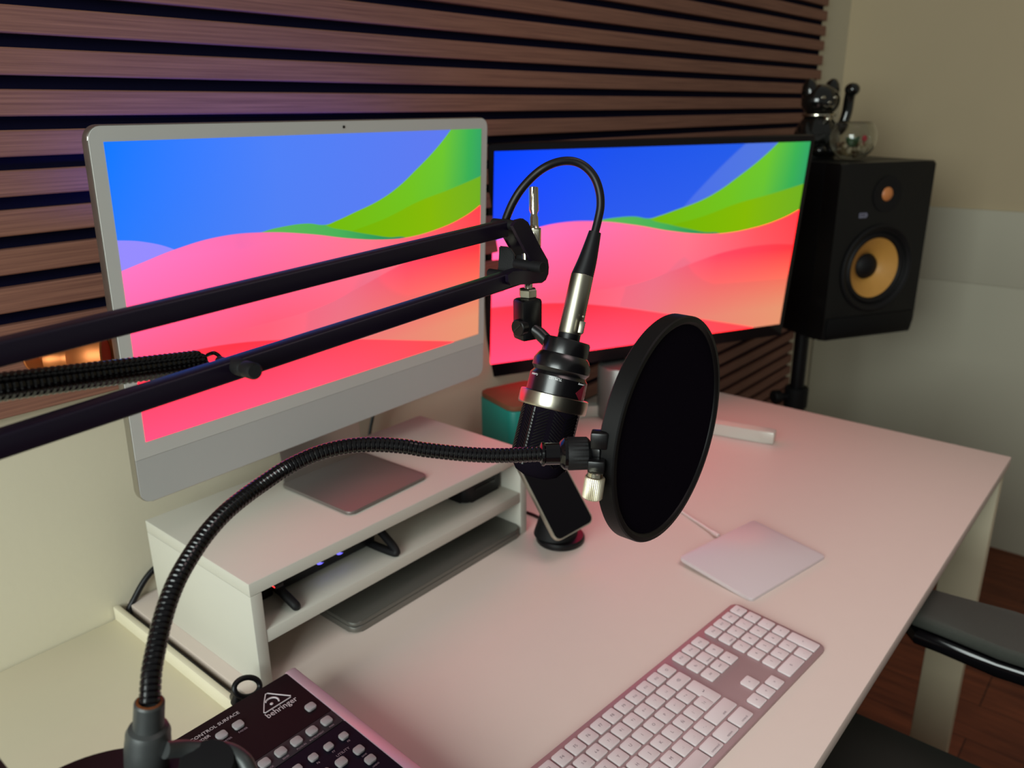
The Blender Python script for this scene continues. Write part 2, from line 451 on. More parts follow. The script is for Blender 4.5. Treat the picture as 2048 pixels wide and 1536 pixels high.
def slat_panel(label, x0, x1, k0, k1, extra=0.):
    t = thing('slatted_wall_panel', label, 'wall panel', ((x0+x1)/2, YW, Z0-k1*PER-.0247))
    top = Z0-k0*PER; bot = Z0-k1*PER-.0247-extra
    MB().box(((x0+x1)/2, YW-.0045, (top+bot)/2), (x1-x0-.002, .009, top-bot-.001)).build('felt_backing', M_felt, t, world=True)
    s = MB()
    for k in range(k0, k1+1):
        h = .0247 + (extra if k == k1 else 0)
        s.box(((x0+x1)/2, YW-.009-.0065, Z0-k*PER-h/2), (x1-x0, .013, h), bev=.0012, seg=1)
    s.build('slats', M_slat, t, world=True)
    return t


slat_panel('wide upper panel of horizontal brown wood slats on the back wall', -.9, 2.5287, -22, 10, extra=-.006)
slat_panel('low panel of brown wood slats beyond the desk, below the black monitor', 1.36, 2.5287, 14, 34)

# ------------------------------------------------------------------ desk and side table
t = thing('desk', 'long white desk carrying the two screens and the keyboard', 'desk', (1.05, .37, 0))
MB().box(((.4715+1.6404)/2, .3735, DZ-.009), (1.6404-.4715, .747, .018), bev=.0015).build('tabletop', M_desk, t, world=True)
for y in (.05, .70): MB().box((1.05, y, DZ-.018-.015), (1.04, .03, .03)).build('rail', M_steel_w, t, world=True)
for x in (1.60, .50):
    for y in (.035, .71):
        MB().box((x, y, (DZ-.018)/2), (.03, .065, DZ-.018), bev=.002).build('leg', M_steel_w, t, world=True)

t = thing('side_table', 'cream side table with a raised edge strip left of the white desk', 'table', (-.1, .37, 0))
MB().box((-.17, .3735, .6955), (1.262, .747, .019), bev=.0015).build('tabletop', M_table, t, world=True)
MB().box((.4577, .3735, .7125), (.007, .746, .019), bev=.001).build('edge_strip', M_table, t, world=True)
for x in (-.75, .43):
    for y in (.04, .70): MB().box((x, y, .343), (.035, .05, .686)).build('leg', M_steel_w, t, world=True)

# ------------------------------------------------------------------ monitor riser
RX0, RX1, RY0, RY1 = .4856, .920, .4786, .690
t = thing('monitor_riser', 'white two-level desktop riser under the silver computer', 'monitor riser', ((RX0+RX1)/2, (RY0+RY1)/2, DZ))
MB().box(((RX0+RX1)/2, (RY0+RY1)/2, .8385), (RX1-RX0, RY1-RY0, .015), bev=.0012).build('top_board', M_riser, t, world=True)
MB().box(((RX0+RX1)/2, (RY0+RY1)/2, .7775), (RX1-RX0-.027, RY1-RY0-.001, .015), bev=.0012).build('shelf', M_riser, t, world=True)
for x in (RX0+.0068, RX1-.0068):
    MB().box((x, (RY0+RY1)/2, (DZ+.831)/2), (.0136, RY1-RY0, .831-DZ), bev=.0012).build('side_panel', M_riser, t, world=True)

# laptop in the lower bay
t = thing('laptop', 'closed grey laptop in the lower bay of the white riser', 'laptop', (.755, .585, DZ))
M = Matrix.Translation((.755, .580, 0))
MB().prism(rrect(.299, .21, .011), DZ+.0012, DZ+.0085, M, bev=.002).build('base', M_lap, t, world=True)
MB().prism(rrect(.299, .21, .011), DZ+.0095, DZ+.0145, M, bev=.0018).build('lid', M_lapd, t, world=True)
MB().box((.755, .587, DZ+.0088), (.27, .18, .0035)).build('hinge', M_blk, t, world=True)

# black box, right side of the shelf
t = thing('black_box', 'small black box on the right of the riser shelf', 'box', (.868, .545, .785))
MB().prism(rrect(.078, .07, .012), 0.0006, .034, Matrix.Rotation(.02, 4, 'Z'), bev=.004).build('housing', M_blk, t)
MB().box((.0, -.0352, .017), (.04, .0014, .004)).build('front_slot', M_blkg, t)

# audio receiver with curved feet, left side of the shelf
t = thing('audio_interface', 'black box with blue lights and curved feet on the riser shelf', 'audio interface', (.612, .56, .785))
mb = MB(); mb.box((0, .0, .0225), (.140, .078, .034), bev=.004); mb.build('housing', M_blk, t)
for sx, x in ((-1, -.074), (1, .074)):
    mb = MB(); pts = spline([(x-.004*sx, .01, .030), (x, -.030, .026), (x+.0, -.058, .014), (x-.002*sx, -.073, .006), (x-.004*sx, -.070, .004), (x-.008*sx, -.045, .005), (x-.01*sx, -.02, .006)], 6)
    mb.tube(pts, .0050, 12); mb.build('foot', M_blkm, t)
mb = MB(); mb.box((-.080, .0, .02), (.016, .07, .036), bev=.003); mb.box((-.0885, -.045, .0385), (.010, .060, .0050), bev=.001); mb.build('end_cap', M_blkm, t)
for x in (-.012, .016):
    mb = MB(); mb.cyl((x, -.0385, .022), (x, -.0405, .022), .0072, seg=20); mb.build('light_ring', M_blue, t)
    MB().cyl((x, -.0405, .023), (x, -.045, .023), .0040, seg=16).build('dial', M_blk, t)
MB().box((-.040, -.0393, .020), (.008, .001, .0025)).build('marking', M_printp, t)
MB().cyl((-.0915, -.060, .0385), (-.0915, -.074, .0385), .0022, seg=14).build('power_light', M_red, t)

# ------------------------------------------------------------------ silver all-in-one computer


def plane_frame(c, yaw, tilt):
    x = Vector((math.cos(yaw), math.sin(yaw), 0)); n0 = Vector((math.sin(yaw), -math.cos(yaw), 0))
    u = Vector((0, 0, 1))*math.cos(tilt) - n0*math.sin(tilt); n = x.cross(u)
    return Matrix(((x.x, u.x, n.x, c[0]), (x.y, u.y, n.y, c[1]), (x.z, u.z, n.z, c[2]), (0, 0, 0, 1)))


def screen(mb, w, h, z, M, mi=0):
    bm = mb.bm; uvl = bm.loops.layers.uv.new('UVMap')
    vs = [bm.verts.new(M @ Vector((x*w/2, y*h/2, z))) for x, y in ((-1, -1), (1, -1), (1, 1), (-1, 1))]
    f = bm.faces.new(vs); f.material_index = mi
    for l, c in zip(f.loops, ((0, 0), (1, 0), (1, 1), (0, 1))): l[uvl].uv = c
    return mb


CI = (.7242, .6061, .3988+DZ)
MI = plane_frame(CI, .0363, -.05)
t = thing('desktop_computer', 'silver all-in-one desktop computer standing on the white riser', 'computer', (.705, .60, .846), .0363)
MB().prism(rrect(.547, .3745, .013, 8, cx=0, cy=-.0267), -.0115, -.0012, MI, bev=.0012).build('case', M_alu, t, world=True)
rr_ = rrect(.5455, .3730, .0125, 8, cx=0, cy=-.0267)
topp = [p for p in rr_ if p[1] > -.1]; botp = [p for p in rr_ if p[1] < -.1]
SEAM = -.1636
mb = MB(); mb.prism([*topp, (-.27275, SEAM), (.27275, SEAM)], -.0012, -.0003, MI)
glass = mb.build('bezel', M_bezel, t, world=True)
mb = MB(); mb.prism([(-.27275, SEAM-.0004), *botp, (.27275, SEAM-.0004)], -.0012, -.0006, MI); mb.build('chin', M_chin, t, world=True)
screen(MB(), .5202, .2926, .0001, MI).build('display', M_scr1, t, world=True, smooth=False)
mb = MB(); mb.cyl(MI @ Vector((.017, .1535, -.0002)), MI @ Vector((.017, .1535, .0002)), .0017, seg=14); mb.build('webcam', M_blkg, glass, world=True)
# stand: neck behind the chin and a thin foot plate
MF = Matrix.Translation((.703, .5795, .846)) @ Matrix.Rotation(.0363, 4, 'Z')
MB().prism(rrect(.130, .130, .008), .0008, .0048, MF, bev=.0012).build('foot', M_foot, t, world=True)
mb = MB(); pts = [(.703, .642, .851), (.703, .646, .90), (.703, .636, .955), (.703, .632, 1.0)]
for a, b2 in zip(pts[:-1], pts[1:]):
    d = Vector(b2)-Vector(a); Mf = frame((Vector(a)+Vector(b2))/2, d, (1, 0, 0))
    mb.prism(rrect(.126, .004, .0018, 2), -d.length/2-.0006, d.length/2+.0006, Mf)
mb.build('neck', M_alu, t, world=True)

# ------------------------------------------------------------------ second monitor
CMN = (1.4369, .5914, .3233+DZ)
MM = plane_frame(CMN, -.4493, -.0966)
t = thing('monitor', 'wide black monitor on a silver arc foot, right of the computer', 'monitor', (1.45, .60, DZ), -.4493)
MB().prism(rrect(.6753, .4060, .006, 4, cx=.001, cy=-.0075), -.022, -.0006, MM, bev=.002).build('case', M_monblk, t, world=True)
MB().prism(rrect(.36, .22, .03, 4), -.050, -.021, MM, bev=.008).build('rear_housing', M_monblk, t, world=True)
screen(MB(), .6553, .3686, .0001, MM).build('display', M_scr2, t, world=True, smooth=False)
# silver column and arc foot
MB().lathe([(.040, .0), (.044, .003), (.044, .100), (.042, .104), (.0005, .105)], (1.392, .630, DZ+.0008), (0, 0, 1), 40).build('neck', M_neck, t, world=True)
MB().box((1.405, .662, .93), (.05, .03, .22), rot=Matrix.Rotation(-.4493, 3, 'Z'), bev=.006).build('riser_post', M_monblk, t, world=True)
pa_ = spline([(1.24, .668, 0), (1.32, .690, 0), (1.375, .655, 0), (1.408, .560, 0), (1.424, .450, 0), (1.447, .338, 0)], 8)
lf, rt_ = [], []
for i, p in enumerate(pa_):
    d = (pa_[min(i+1, len(pa_)-1)]-pa_[max(i-1, 0)]).normalized(); q = Vector((-d.y, d.x, 0))*.0115
    lf.append(((p+q).x, (p+q).y)); rt_.append(((p-q).x, (p-q).y))
MB().prism(lf+rt_[::-1], DZ+.0008, DZ+.0225, bev=.0025).build('arc_foot', M_mon_silver, t, world=True)

# ------------------------------------------------------------------ keyboard
KX, KY, KT = .9309, .1674, -.0712
PITCH, GAP, RP = .01855, .00906, .01771
KW = .0084+21.5*PITCH+2*GAP; KD = .1149
ktilt = math.atan(.0045/.115)
t = thing('keyboard', 'white wireless keyboard with number pad near the front of the desk', 'keyboard', (KX, KY, DZ), KT)
# local frame: origin back-right corner, x to the right (negative into board), y back
MK = Matrix.Translation((0, 0, .0085)) @ Matrix.Rotation(ktilt, 4, 'X')
mb = MB(); mb.prism(rrect(KW, KD, .009, 6, cx=-KW/2, cy=-KD/2), -.004, -.0005, MK, bev=.0008)
mb.box((-KW/2, -.012, .003), (KW*.9, .016, .0050)); mb.box((-KW/2, -KD+.008, .0012), (KW*.9, .006, .0018)); mb.build('base', M_kbase, t)
ROWS = []
main0 = .0042 + 7*PITCH + 2*GAP          # right end of the main block (distance from right edge)
nav0 = .0042 + 4*PITCH + GAP; num0 = .0042


def row_units(units, legends, start, r):   # units listed left to right; start = right end distance
    tot = sum(units); x = 0
    for w, lg in zip(units, legends):
        ur = start + (tot-x-w)*PITCH
        if lg is not None: ROWS.append((ur, r, w, 1, lg))
        x += w


row_units([1.5]+[1]*13, ['esc']+['F%d' % i for i in range(1, 13)]+['O'], main0, 0)
row_units([1]*13+[1.5], ['º', '1 !', '2 "', '3 ·', '4 $', '5 %', '6 &', '7 /', '8 (', '9 )', '0 =', "' ?", '¡ ¿', '⌫'], main0, 1)
row_units([1.5]+[1]*12+[1], ['tab', 'Q', 'W', 'E', 'R', 'T', 'Y', 'U', 'I', 'O', 'P', '^ `', '* +', None], main0, 2)
row_units([1.75]+[1]*12+[.75], ['caps', 'A', 'S', 'D', 'F', 'G', 'H', 'J', 'K', 'L', 'Ñ', '{ ´', '} ç', None], main0, 3)
row_units([1.25]+[1]*11+[2.25], ['shift', '>', 'Z', 'X', 'C', 'V', 'B', 'N', 'M', ', ;', '. :', '- _', 'shift'], main0, 4)
row_units([1.5, 1.25, 1.25, 6.25, 1.25, 1.5, 1.5], ['control', 'option', 'command', '', 'command', 'option', 'control'], main0, 5)
row_units([1, 1, 1], ['F13', 'F14', 'F15'], nav0, 0)
row_units([1, 1, 1], ['fn', 'home', '↑'], nav0, 1)
row_units([1, 1, 1], ['del', 'end', '↓'], nav0, 2)
row_units([1, 1, 1], [None, '^', None], nav0, 4)
row_units([1, 1, 1], ['<', 'v', '>'], nav0, 5)
row_units([1]*4, ['F16', 'F17', 'F18', 'F19'], num0, 0)
row_units([1]*4, ['clear', '=', '/', '*'], num0, 1)
row_units([1]*4, ['7', '8', '9', '-'], num0, 2)
row_units([1]*4, ['4', '5', '6', '+'], num0, 3)
row_units([1]*3+[1], ['1', '2', '3', None], num0, 4)
row_units([2, 1, 1], ['0', '.', None], num0, 5)
ROWS.append((num0, 4, 1, 2, '=')); ROWS.append((main0, 2, 1, 2, '↵'))


def one_key(mb, ur, r, w, hh, lg, tb=None):
    kw = w*PITCH-.0026; kd = hh*RP-.0026
    cx = -(ur+w*PITCH/2); cy = -(.0045+(r+hh/2)*RP)
    Mk = MK @ Matrix.Translation((cx, cy, 0))
    mb.prism(rrect(kw, kd, .0019, 3), -.0004, .0018, Mk, mi=0, bev=.0005)
    lmi = 1 if tb is None else 0
    if tb is None: tb = mb
    if lg:
        mb = tb
        long_ = len(lg) > 3
        if long_: mb.text(lg, .0034, Mk @ Matrix.Translation((0, -kd/2+.0032, .00185)), mi=lmi, depth=.00003)
        else: mb.text(lg, .0046 if len(lg) < 3 else .0036, Mk @ Matrix.Translation((0, 0, .00185)), mi=lmi, depth=.00003)


rest = MB()
for a in ROWS:
    far = KX-(a[0]+a[2]*PITCH*.5)
    # the part of the keyboard left of this line lies outside the photograph
    cyl_ = a[1]
    if far < .628 + .0125*cyl_: one_key(rest, *a)
    else:
        kb_ = MB(); tb_ = MB(); one_key(kb_, *a, tb=tb_); ko = kb_.build('key', M_key, t)
        if a[4]: tb_.build('legend', M_leg, ko)
o = rest.build('keys', [M_key, M_leg], t); o['kind'] = 'stuff'

# ------------------------------------------------------------------ trackpad and its cable
TPX, TPY, TPT = 1.1349, .2359, -.2023
t = thing('trackpad', 'flat white square trackpad behind the keyboard', 'trackpad', (TPX, TPY, DZ), TPT)
Mt = Matrix.Translation((0, 0, .0075)) @ Matrix.Rotation(math.atan(.006/.115), 4, 'X')
mb = MB(); mb.prism(rrect(.160, .1149, .0055, 6, cx=-.08, cy=-.0575), -.0022, .0028, Mt, bev=.0008); mb.build('glass_top', M_tp, t)
mb = MB(); mb.box((-.08, -.010, .0040), (.15, .018, .0070), bev=.001); mb.box((-.08, -.105, .001), (.14, .012, .0014)); mb.build('base', M_alu, t)
mb = MB()
cp = spline([(1.30, .60, DZ+.003), (1.22, .50, DZ+.002), (1.135, .385, DZ+.002), (1.105, .330, DZ+.002), (1.088, .293, DZ+.003), (1.0745, .266, DZ+.0045)], 8)
t = thing('charging_cable', 'thin white cable plugged into the back of the trackpad', 'cable', (1.10, .33, DZ))
MB().tube(cp, .0019, 10).build('cord', M_wcable, t, world=True)
dd = (cp[-1]-cp[-3]).normalized()
MB().cyl(cp[-1]-dd*.004, cp[-1]+dd*.010, .0030, seg=16, bev=.0008).build('plug', M_wcable, t, world=True)

# ------------------------------------------------------------------ phone on its stand
base = Vector((.930, .4265, DZ))
t = thing('phone_stand', 'round black phone stand on the desk beside the riser', 'phone stand', base)
MB().lathe([(.0005, .0), (.0325, .0), (.034, .002), (.034, .0065), (.032, .009), (.0005, .009)], (0, 0, 0), seg=40).build('base', M_blk, t)
mb = MB(); top = Vector((.012, -.001, .118))
mb.lathe([(.031, 0), (.025, .02), (.017, .05), (.012, .085)], (.0, .008, .008), (.0, -.0, 1), 24); mb.build('post', M_blkm, t)
# phone plane from four corners seen in the photograph, leaning back
pc_ = at(1137, 985, 1.098)
pu = (at(1062, 905, 1.078)-at(1110, 1078, 1.050)).normalized()
px_ = (at(1192, 1032, 1.083)-at(1110, 1078, 1.050)).normalized(); pn = px_.cross(pu).normalized(); pu = pn.cross(px_)
bl = at(1114, 1085, 1.052)
PH_W, PH_H = .0648, .126
MP = Matrix(((px_.x, pu.x, pn.x, bl.x), (px_.y, pu.y, pn.y, bl.y), (px_.z, pu.z, pn.z, bl.z), (0, 0, 0, 1)))
t2 = thing('phone', 'black-screened phone with a silver edge leaning on the black stand', 'phone', bl)
MB().prism(rrect(PH_W, PH_H, .009, 6, cx=PH_W/2, cy=PH_H/2), -.0075, -.0004, MP, bev=.0012).build('case', M_phedge, t2, world=True)
MB().prism(rrect(PH_W-.0035, PH_H-.0035, .008, 6, cx=PH_W/2, cy=PH_H/2), -.0004, .0002, MP).build('screen', M_phone, t2, world=True)
# head that holds the phone
hc = MP @ Vector((PH_W/2, PH_H*.55, -.0082))
mb = MB(); mb.cyl(hc, hc-pn*.007, .026, seg=32, bev=.001); mb.cyl(hc-pn*.006, base+Vector((0, .008, .088)), .008, seg=16)
mb.build('magnetic_head', M_blkm, t, world=True)

# short black cable beside the riser
mb = MB().tube(spline([(.932, .66, DZ+.003), (.952, .56, DZ+.0022), (.9595, .5144, DZ+.0022), (.958, .485, DZ+.0022), (.944, .452, DZ+.0022)], 6), .0022, 10)
tag(mb.build('stand_cable', M_cable), 'short black cable running behind the round phone stand', 'cable')
mb = MB().tube(spline([(.86, .735, .735), (.855, .738, .80), (.868, .74, .845), (.885, .74, .875), (.91, .742, .93), (.93, .742, .96)], 6), .0025, 10)
tag(mb.build('power_cable', M_cable), 'black cable hanging on the wall behind the silver computer', 'cable')

# ------------------------------------------------------------------ teal box with wooden lid
t = thing('storage_box', 'teal box with a brown wooden lid behind the riser', 'box', (1.126, .657, DZ), -.30)
MB().prism(rrect(.11, .11, .016, 6), .0008, .104, bev=.002).build('body', M_teal, t)
MB().prism(rrect(.108, .108, .015, 6), .1045, .113, bev=.002).build('lid', M_wlid, t)

# ------------------------------------------------------------------ copper spotlight on the slats
ld = Vector((.78, -.63, .02)).normalized()
lc = Vector((.4700, .668, 1.0515))
t = thing('spotlight', 'copper spotlight fixed to the slatted wall left of the computer', 'lamp', lc-ld*.1)
prof = [(a_, z_*.64) for a_, z_ in [(.004, -.098), (.0125, -.094), (.0145, -.082), (.0125, -.068), (.0125, -.060), (.018, -.048), (.0245, -.034), (.0268, -.018), (.0272, -.002), (.0262, 0), (.0205, -.001), (.020, -.006)]]
MB().lathe(prof, lc, ld, 40).build('shade', M_copper, t, world=True)
MB().lathe([(.0005, -.005), (.012, -.0045), (.0195, -.006)], lc, ld, 32).build('lens', M_lens, t, world=True)
ar = lc-ld*.050
mb = MB(); mb.cyl(ar, Vector((ar.x-.004, YS+.001, ar.z)), .006, seg=16); mb.cyl((ar.x-.004, YS-.004, ar.z), (ar.x-.004, YS+.0005, ar.z), .020, seg=28, bev=.001)
mb.build('wall_mount', M_copper, t, world=True)

# ------------------------------------------------------------------ speaker stand, speaker
SPO = Vector((1.963, .4551, .7766)); ST = -.5188; SW, SD, SH = .2641, .285, .3961
t = thing('speaker', 'black studio speaker with a yellow cone, right of the monitor', 'speaker', SPO, ST)
MB().box((SW/2, (.045+SD)/2, SH/2), (SW, SD-.045, SH), bev=.003).build('cabinet', M_spk, t)
Mb = Matrix.Rotation(PI/2, 4, 'X')


def holed(mb, outer, cx, cy, r, z0, z1, M, bev, n=48):
    bm = mb.bm; L_ = []
    x0, x1 = min(p[0] for p in outer), max(p[0] for p in outer); y0, y1 = min(p[1] for p in outer), max(p[1] for p in outer)
    angs = sorted([2*PI*i/n for i in range(n)] + [math.atan2(y-cy, x-cx) % (2*PI) for x in (x0, x1) for y in (y0, y1)])
    for z in (z0, z1):
        a = []; c = []
        for g in angs:
            dx, dy = math.cos(g), math.sin(g)
            k = min((((x1 if dx > 0 else x0)-cx)/dx) if abs(dx) > 1e-6 else 9, (((y1 if dy > 0 else y0)-cy)/dy) if abs(dy) > 1e-6 else 9)
            a.append(bm.verts.new(M @ Vector((cx+k*dx, cy+k*dy, z)))); c.append(bm.verts.new(M @ Vector((cx+r*dx, cy+r*dy, z))))
        for i in range(len(a)): bm.faces.new((a[i], a[(i+1) % len(a)], c[(i+1) % len(a)], c[i]))
        L_.append((a, c))
    for (q0, q1) in ((L_[0][0], L_[1][0]), (L_[0][1], L_[1][1])):
        for i in range(len(q0)): bm.faces.new((q0[i], q0[(i+1) % len(q0)], q1[(i+1) % len(q0)], q1[i]))
    a = L_[1][0]
    es = [bm.edges.get((a[i], a[(i+1) % len(a)])) for i in range(len(a))]
    bmesh.ops.bevel(bm, geom=es, offset=bev, segments=3, affect='EDGES', profile=.5)
    return mb


mb = MB(); holed(mb, rrect(SW, SH, .004, 3, cx=SW/2, cy=SH/2), .132, .160, .085, -.0445, .007, Mb, .009); mb.build('baffle', M_spkp, t)
mb = MB(); mb.prism([(.012, .004), (SW-.012, .004), (SW-.006, .012), (SW-.008, .052), (.008, .052), (.006, .012)], -.001, .011, Mb, bev=.003); mb.build('port_lip', M_spk, t)
wc = (.132, -.007, .160)
mb = MB(); mb.lathe([(.100, .0), (.101, .003), (.096, .0055), (.088, .002), (.083, -.004), (.078, .001), (.072, -.001), (.069, -.006), (.070, -.012), (.084, -.012), (.086, .0005), (.0995, .0005)], wc, (0, -1, 0), 56, ringed=True); mb.build('surround', M_blkm, t)
mb = MB(); mb.lathe([(.071, -.006), (.060, -.012), (.045, -.022), (.030, -.033), (.0285, -.036), (.044, -.026), (.060, -.016)], wc, (0, -1, 0), 56, ringed=True); wf = mb.build('woofer_cone', M_cone, t)
mb = MB(); mb.lathe([(.0305, -.0335), (.026, -.026), (.018, -.021), (.009, -.018), (.0005, -.017)], wc, (0, -1, 0), 36); mb.build('dust_cap', M_blkm, wf)
tw = (.135, -.007, .327)
MB().lathe([(.040, 0), (.040, .002), (.026, .003), (.0155, .0005), (.001, .0005)], tw, (0, -1, 0), 40).build('tweeter_plate', M_blkm, t)
MB().lathe([(.0155, .001), (.0125, .0045), (.006, .007), (.0005, .0078)], tw, (0, -1, 0), 28).build('tweeter', M_tweet, t)
mb = MB(); Mg = Matrix.Translation((.074, -.0072, .283)) @ Mb
mb.prism([(-.011, -.0055), (.009, -.0055), (.012, 0), (.009, .0055), (-.011, .0055)], 0, .0012, Mg, mi=0)
mb.text('KRK', .008, Mg @ Matrix.Translation((-.001, 0, .0013)), mi=1, depth=.0001); mb.build('badge', [M_logo, M_spkp], t)

mbc = Vector((2.125, .555, 0))
t = thing('speaker_stand', 'black pole stand carrying the black studio speaker', 'speaker stand', mbc)
MB().box((0.015, -.035, .7766-.006), (.20, .20, .011), rot=Matrix.Rotation(ST, 3, 'Z'), bev=.002).build('top_plate', M_blkm, t)
MB().cyl((0, 0, .50), (0, 0, .766), .018, seg=24).build('pole', M_blk, t)
MB().cyl((0, 0, .16), (0, 0, .565), .024, seg=24).build('lower_tube', M_blk, t)
mb = MB(); mb.cyl((0, 0, .545), (0, 0, .600), .030, seg=24, bev=.003); mb.cyl((0, 0, .575), (-.045, .03, .578), .010, seg=14)
mb.build('collar', M_blkm, t)
MB().cyl((-.040, .027, .578), (-.058, .038, .578), .018, seg=20, bev=.003).build('knob', M_blkm, t)
for a in (20, 140, 250):
    d = Vector((math.cos(math.radians(a)), math.sin(math.radians(a)), 0))
    rr_ = .30 if a != 140 else .17
    MB().box((0, 0, 0), (rr_ + .02, .022, .012), bev=.002, rot=None).build('leg', M_blk, t)
    o = [c for c in t.children if c.name.startswith('leg')][-1]
for o, a in zip([c for c in COL.objects if c.parent == t and c.name.split('.')[0] == 'leg'], (-25, 125, 235)):
    L_ = .26 if a != 125 else .16
    d = Vector((math.cos(math.radians(a)), math.sin(math.radians(a)), 0))
    p0 = Vector((0, 0, .42)); p1 = d*L_ + Vector((0, 0, .012)); bm = bmesh.new()
    k = MB(); k.tube([p0, p0*.5+p1*.5, p1], .010, 12); k.ball(p1, .012, seg=12); k.bm.to_mesh(o.data); o.data.materials.clear(); o.data.materials.append(M_blk); k.bm.free(); bm.free()

# ------------------------------------------------------------------ lucky cat and glass bowl on the speaker
SM = Matrix.Translation(SPO) @ Matrix.Rotation(ST, 4, 'Z')
cb = SM @ Vector((.100, .205, SH))
face = Vector((-.62, -.78, 0)).normalized(); cz = math.atan2(face.y, face.x)+PI/2      # local -y looks at the viewer
t = thing('cat_figurine', 'shiny black beckoning cat figurine on top of the speaker', 'figurine', cb, cz); t.scale = (.90, .90, .88)
mb = MB()
mb.lathe([(.030, 0), (.052, .001), (.058, .02), (.060, .045), (.055, .072), (.044, .095), (.034, .110), (.02, .118)], (0, 0, 0), seg=32)
mb.ball((0, -.004, .148), .047, (1.08, .92, .92), seg=28)
mb.ball((.018, -.048, .022), .020, (1, 1.2, .8)); mb.ball((-.018, -.048, .022), .020, (1, 1.2, .8))
mb.build('body', M_cat, t)
for sx in (-1, 1):
    mb = MB(); Me = Matrix.Translation((sx*.029, .0, .170)) @ Matrix.Rotation(sx*.22, 4, 'Y')
    mb.lathe([(.023, -.004), (.0215, .010), (.016, .024), (.008, .033), (.0005, .036)], Me @ Vector((0, 0, 0)), Me.to_3x3() @ Vector((0, 0, 1)), 16); mb.build('ear', M_cat, t)
mb = MB(); mb.tube(spline([(.040, -.012, .062), (.060, -.018, .080), (.070, -.020, .115), (.070, -.024, .150), (.068, -.030, .168)], 6), [.016]*8+[.0135]*17, 14)
mb.ball((.068, -.036, .176), .018, (1.05, 1.1, .95)); mb.build('raised_paw', M_cat, t)
mb = MB(); mb.tube(spline([(-.040, -.018, .085), (-.050, -.036, .065), (-.036, -.052, .050), (-.014, -.056, .052)], 6), .013, 14); mb.build('front_paw', M_cat, t)
MB().tube([(.040*math.cos(a*PI/12), .036*math.sin(a*PI/12)-.003, .112) for a in range(24)], .0045, 10, closed=True).build('collar', M_chrome, t)
MB().ball((0, -.046, .102), .010).build('bell', M_chrome, t)
mb = MB()
for sx in (-1, 1): mb.ball((sx*.017, -.0445, .156), .006, (1.1, .5, .7))
mb.ball((0, -.048, .144), .004, (1.2, .6, .8)); mb.tube([(-.014, -.046, .136), (-.007, -.0482, .132), (0, -.049, .136), (.007, -.0482, .132), (.014, -.046, .136)], .0014, 8)
mb.build('face_details', M_chrome, t)

bb = SM @ Vector((.106, .088, SH))
t = thing('glass_terrarium', 'small round glass bowl with pebbles and a green plant, on the speaker', 'bowl', bb); t.scale = (.9, .9, .9)
prof = []
for i in range(17):
    a = -68 + i*(68+42)/16; prof.append((.058*math.cos(math.radians(a)), .054+.056*math.sin(math.radians(a))))
inn = [(r-.0022, z+.0012) for r, z in prof][::-1]
MB().lathe([(.004, prof[0][1]-.0005)]+prof+inn+[(.004, inn[-1][1]+.001)], (0, 0, .0002), seg=40).build('glass_bowl', M_glass, t)
mb = MB(); random.seed(3)
for k in range(60):
    zz = .014+.024*random.random(); rm = math.sqrt(max(0, .052**2-(.054-zz)**2))-.010
    a = random.random()*2*PI; r = max(rm, .005)*math.sqrt(random.random())
    mb.ball((r*math.cos(a), r*math.sin(a), zz), .006+.0035*random.random(), (1, .8, .7), rot=Euler((random.random()*3, random.random()*3, 0)).to_matrix(), mi=random.randrange(3), seg=8)
o = mb.build('pebbles', M_peb, t); o['kind'] = 'stuff'
mb = MB()
for k in range(16):
    a = k*2.4; h = .022+.010*((k*7) % 5)/5; d = Vector((math.cos(a), math.sin(a), 1.4)).normalized(); p0 = Vector((-.020, -.006, .034))
    mb.tube([p0, p0+d*h*.5, p0+d*h], [.0035, .0065, .0008], 8)
mb.build('plant', M_green, t)
mb = MB(); mb.ball((.022, -.022, .052), .008, (1.3, .8, 1)); mb.ball((.030, -.020, .055), .005); mb.tube([(.022, -.02, .034), (.022, -.022, .050)], .0015, 8)
mb.build('red_ornament', M_redfl, t)

# ------------------------------------------------------------------ microphone
ring_c = at(1110, 790, .623); top_c = at(1135, 683, .623); bot_c = at(1078, 922, .623)
axis = ((top_c-bot_c).normalized()*1.0 + (-_f)*.02).normalized()        # up along the microphone
MC = frame(top_c, -axis, _R)                                             # z runs down the body from the cap
px = .623/FPX
t = thing('microphone', 'black studio microphone with a silver ring hanging from the boom arm', 'microphone', ring_c)


def lat(prof, name, mats, parent, seg=48, ringed=False):
    mb = MB(); mb.lathe(prof, top_c, -axis, seg, ringed=ringed); return mb.build(name, mats, parent, world=True)


lat([(.0125, .004), (.0145, -.001), (.0172, -.0012), (.0180, .0005), (.0182, .0105), (.0196, .0118), (.0225, .0170), (.0225, .0225), (.0212, .0240), (.0200, .0262)], 'cap', M_micb, t)
lat([(.020, .0250), (.0212, .0268), (.0226, .0285), (.0228, .048), (.0228, .050)], 'body', M_micb, t)
lat([(.0225, .0420), (.0255, .0418), (.0266, .0424), (.0268, .0445), (.0268, .0515), (.0262, .0530), (.0225, .0532)], 'silver_ring', M_ring, t, 64, ringed=True)
# chevron ribbed grille
mb = MB()
mb.lathe([(.0220, .0500), (.0222, .0540), (.0220, .0900), (.0205, .0985), (.0165, .1040), (.0100, .1070), (.0005, .1078)], top_c, -axis, 64)
gr = mb.build('grille', M_mesh, t, world=True)
mb = MB()


def onm(th, s_, r):
    v = Vector((math.cos(th)*r, math.sin(th)*r, s_)); return MC @ v


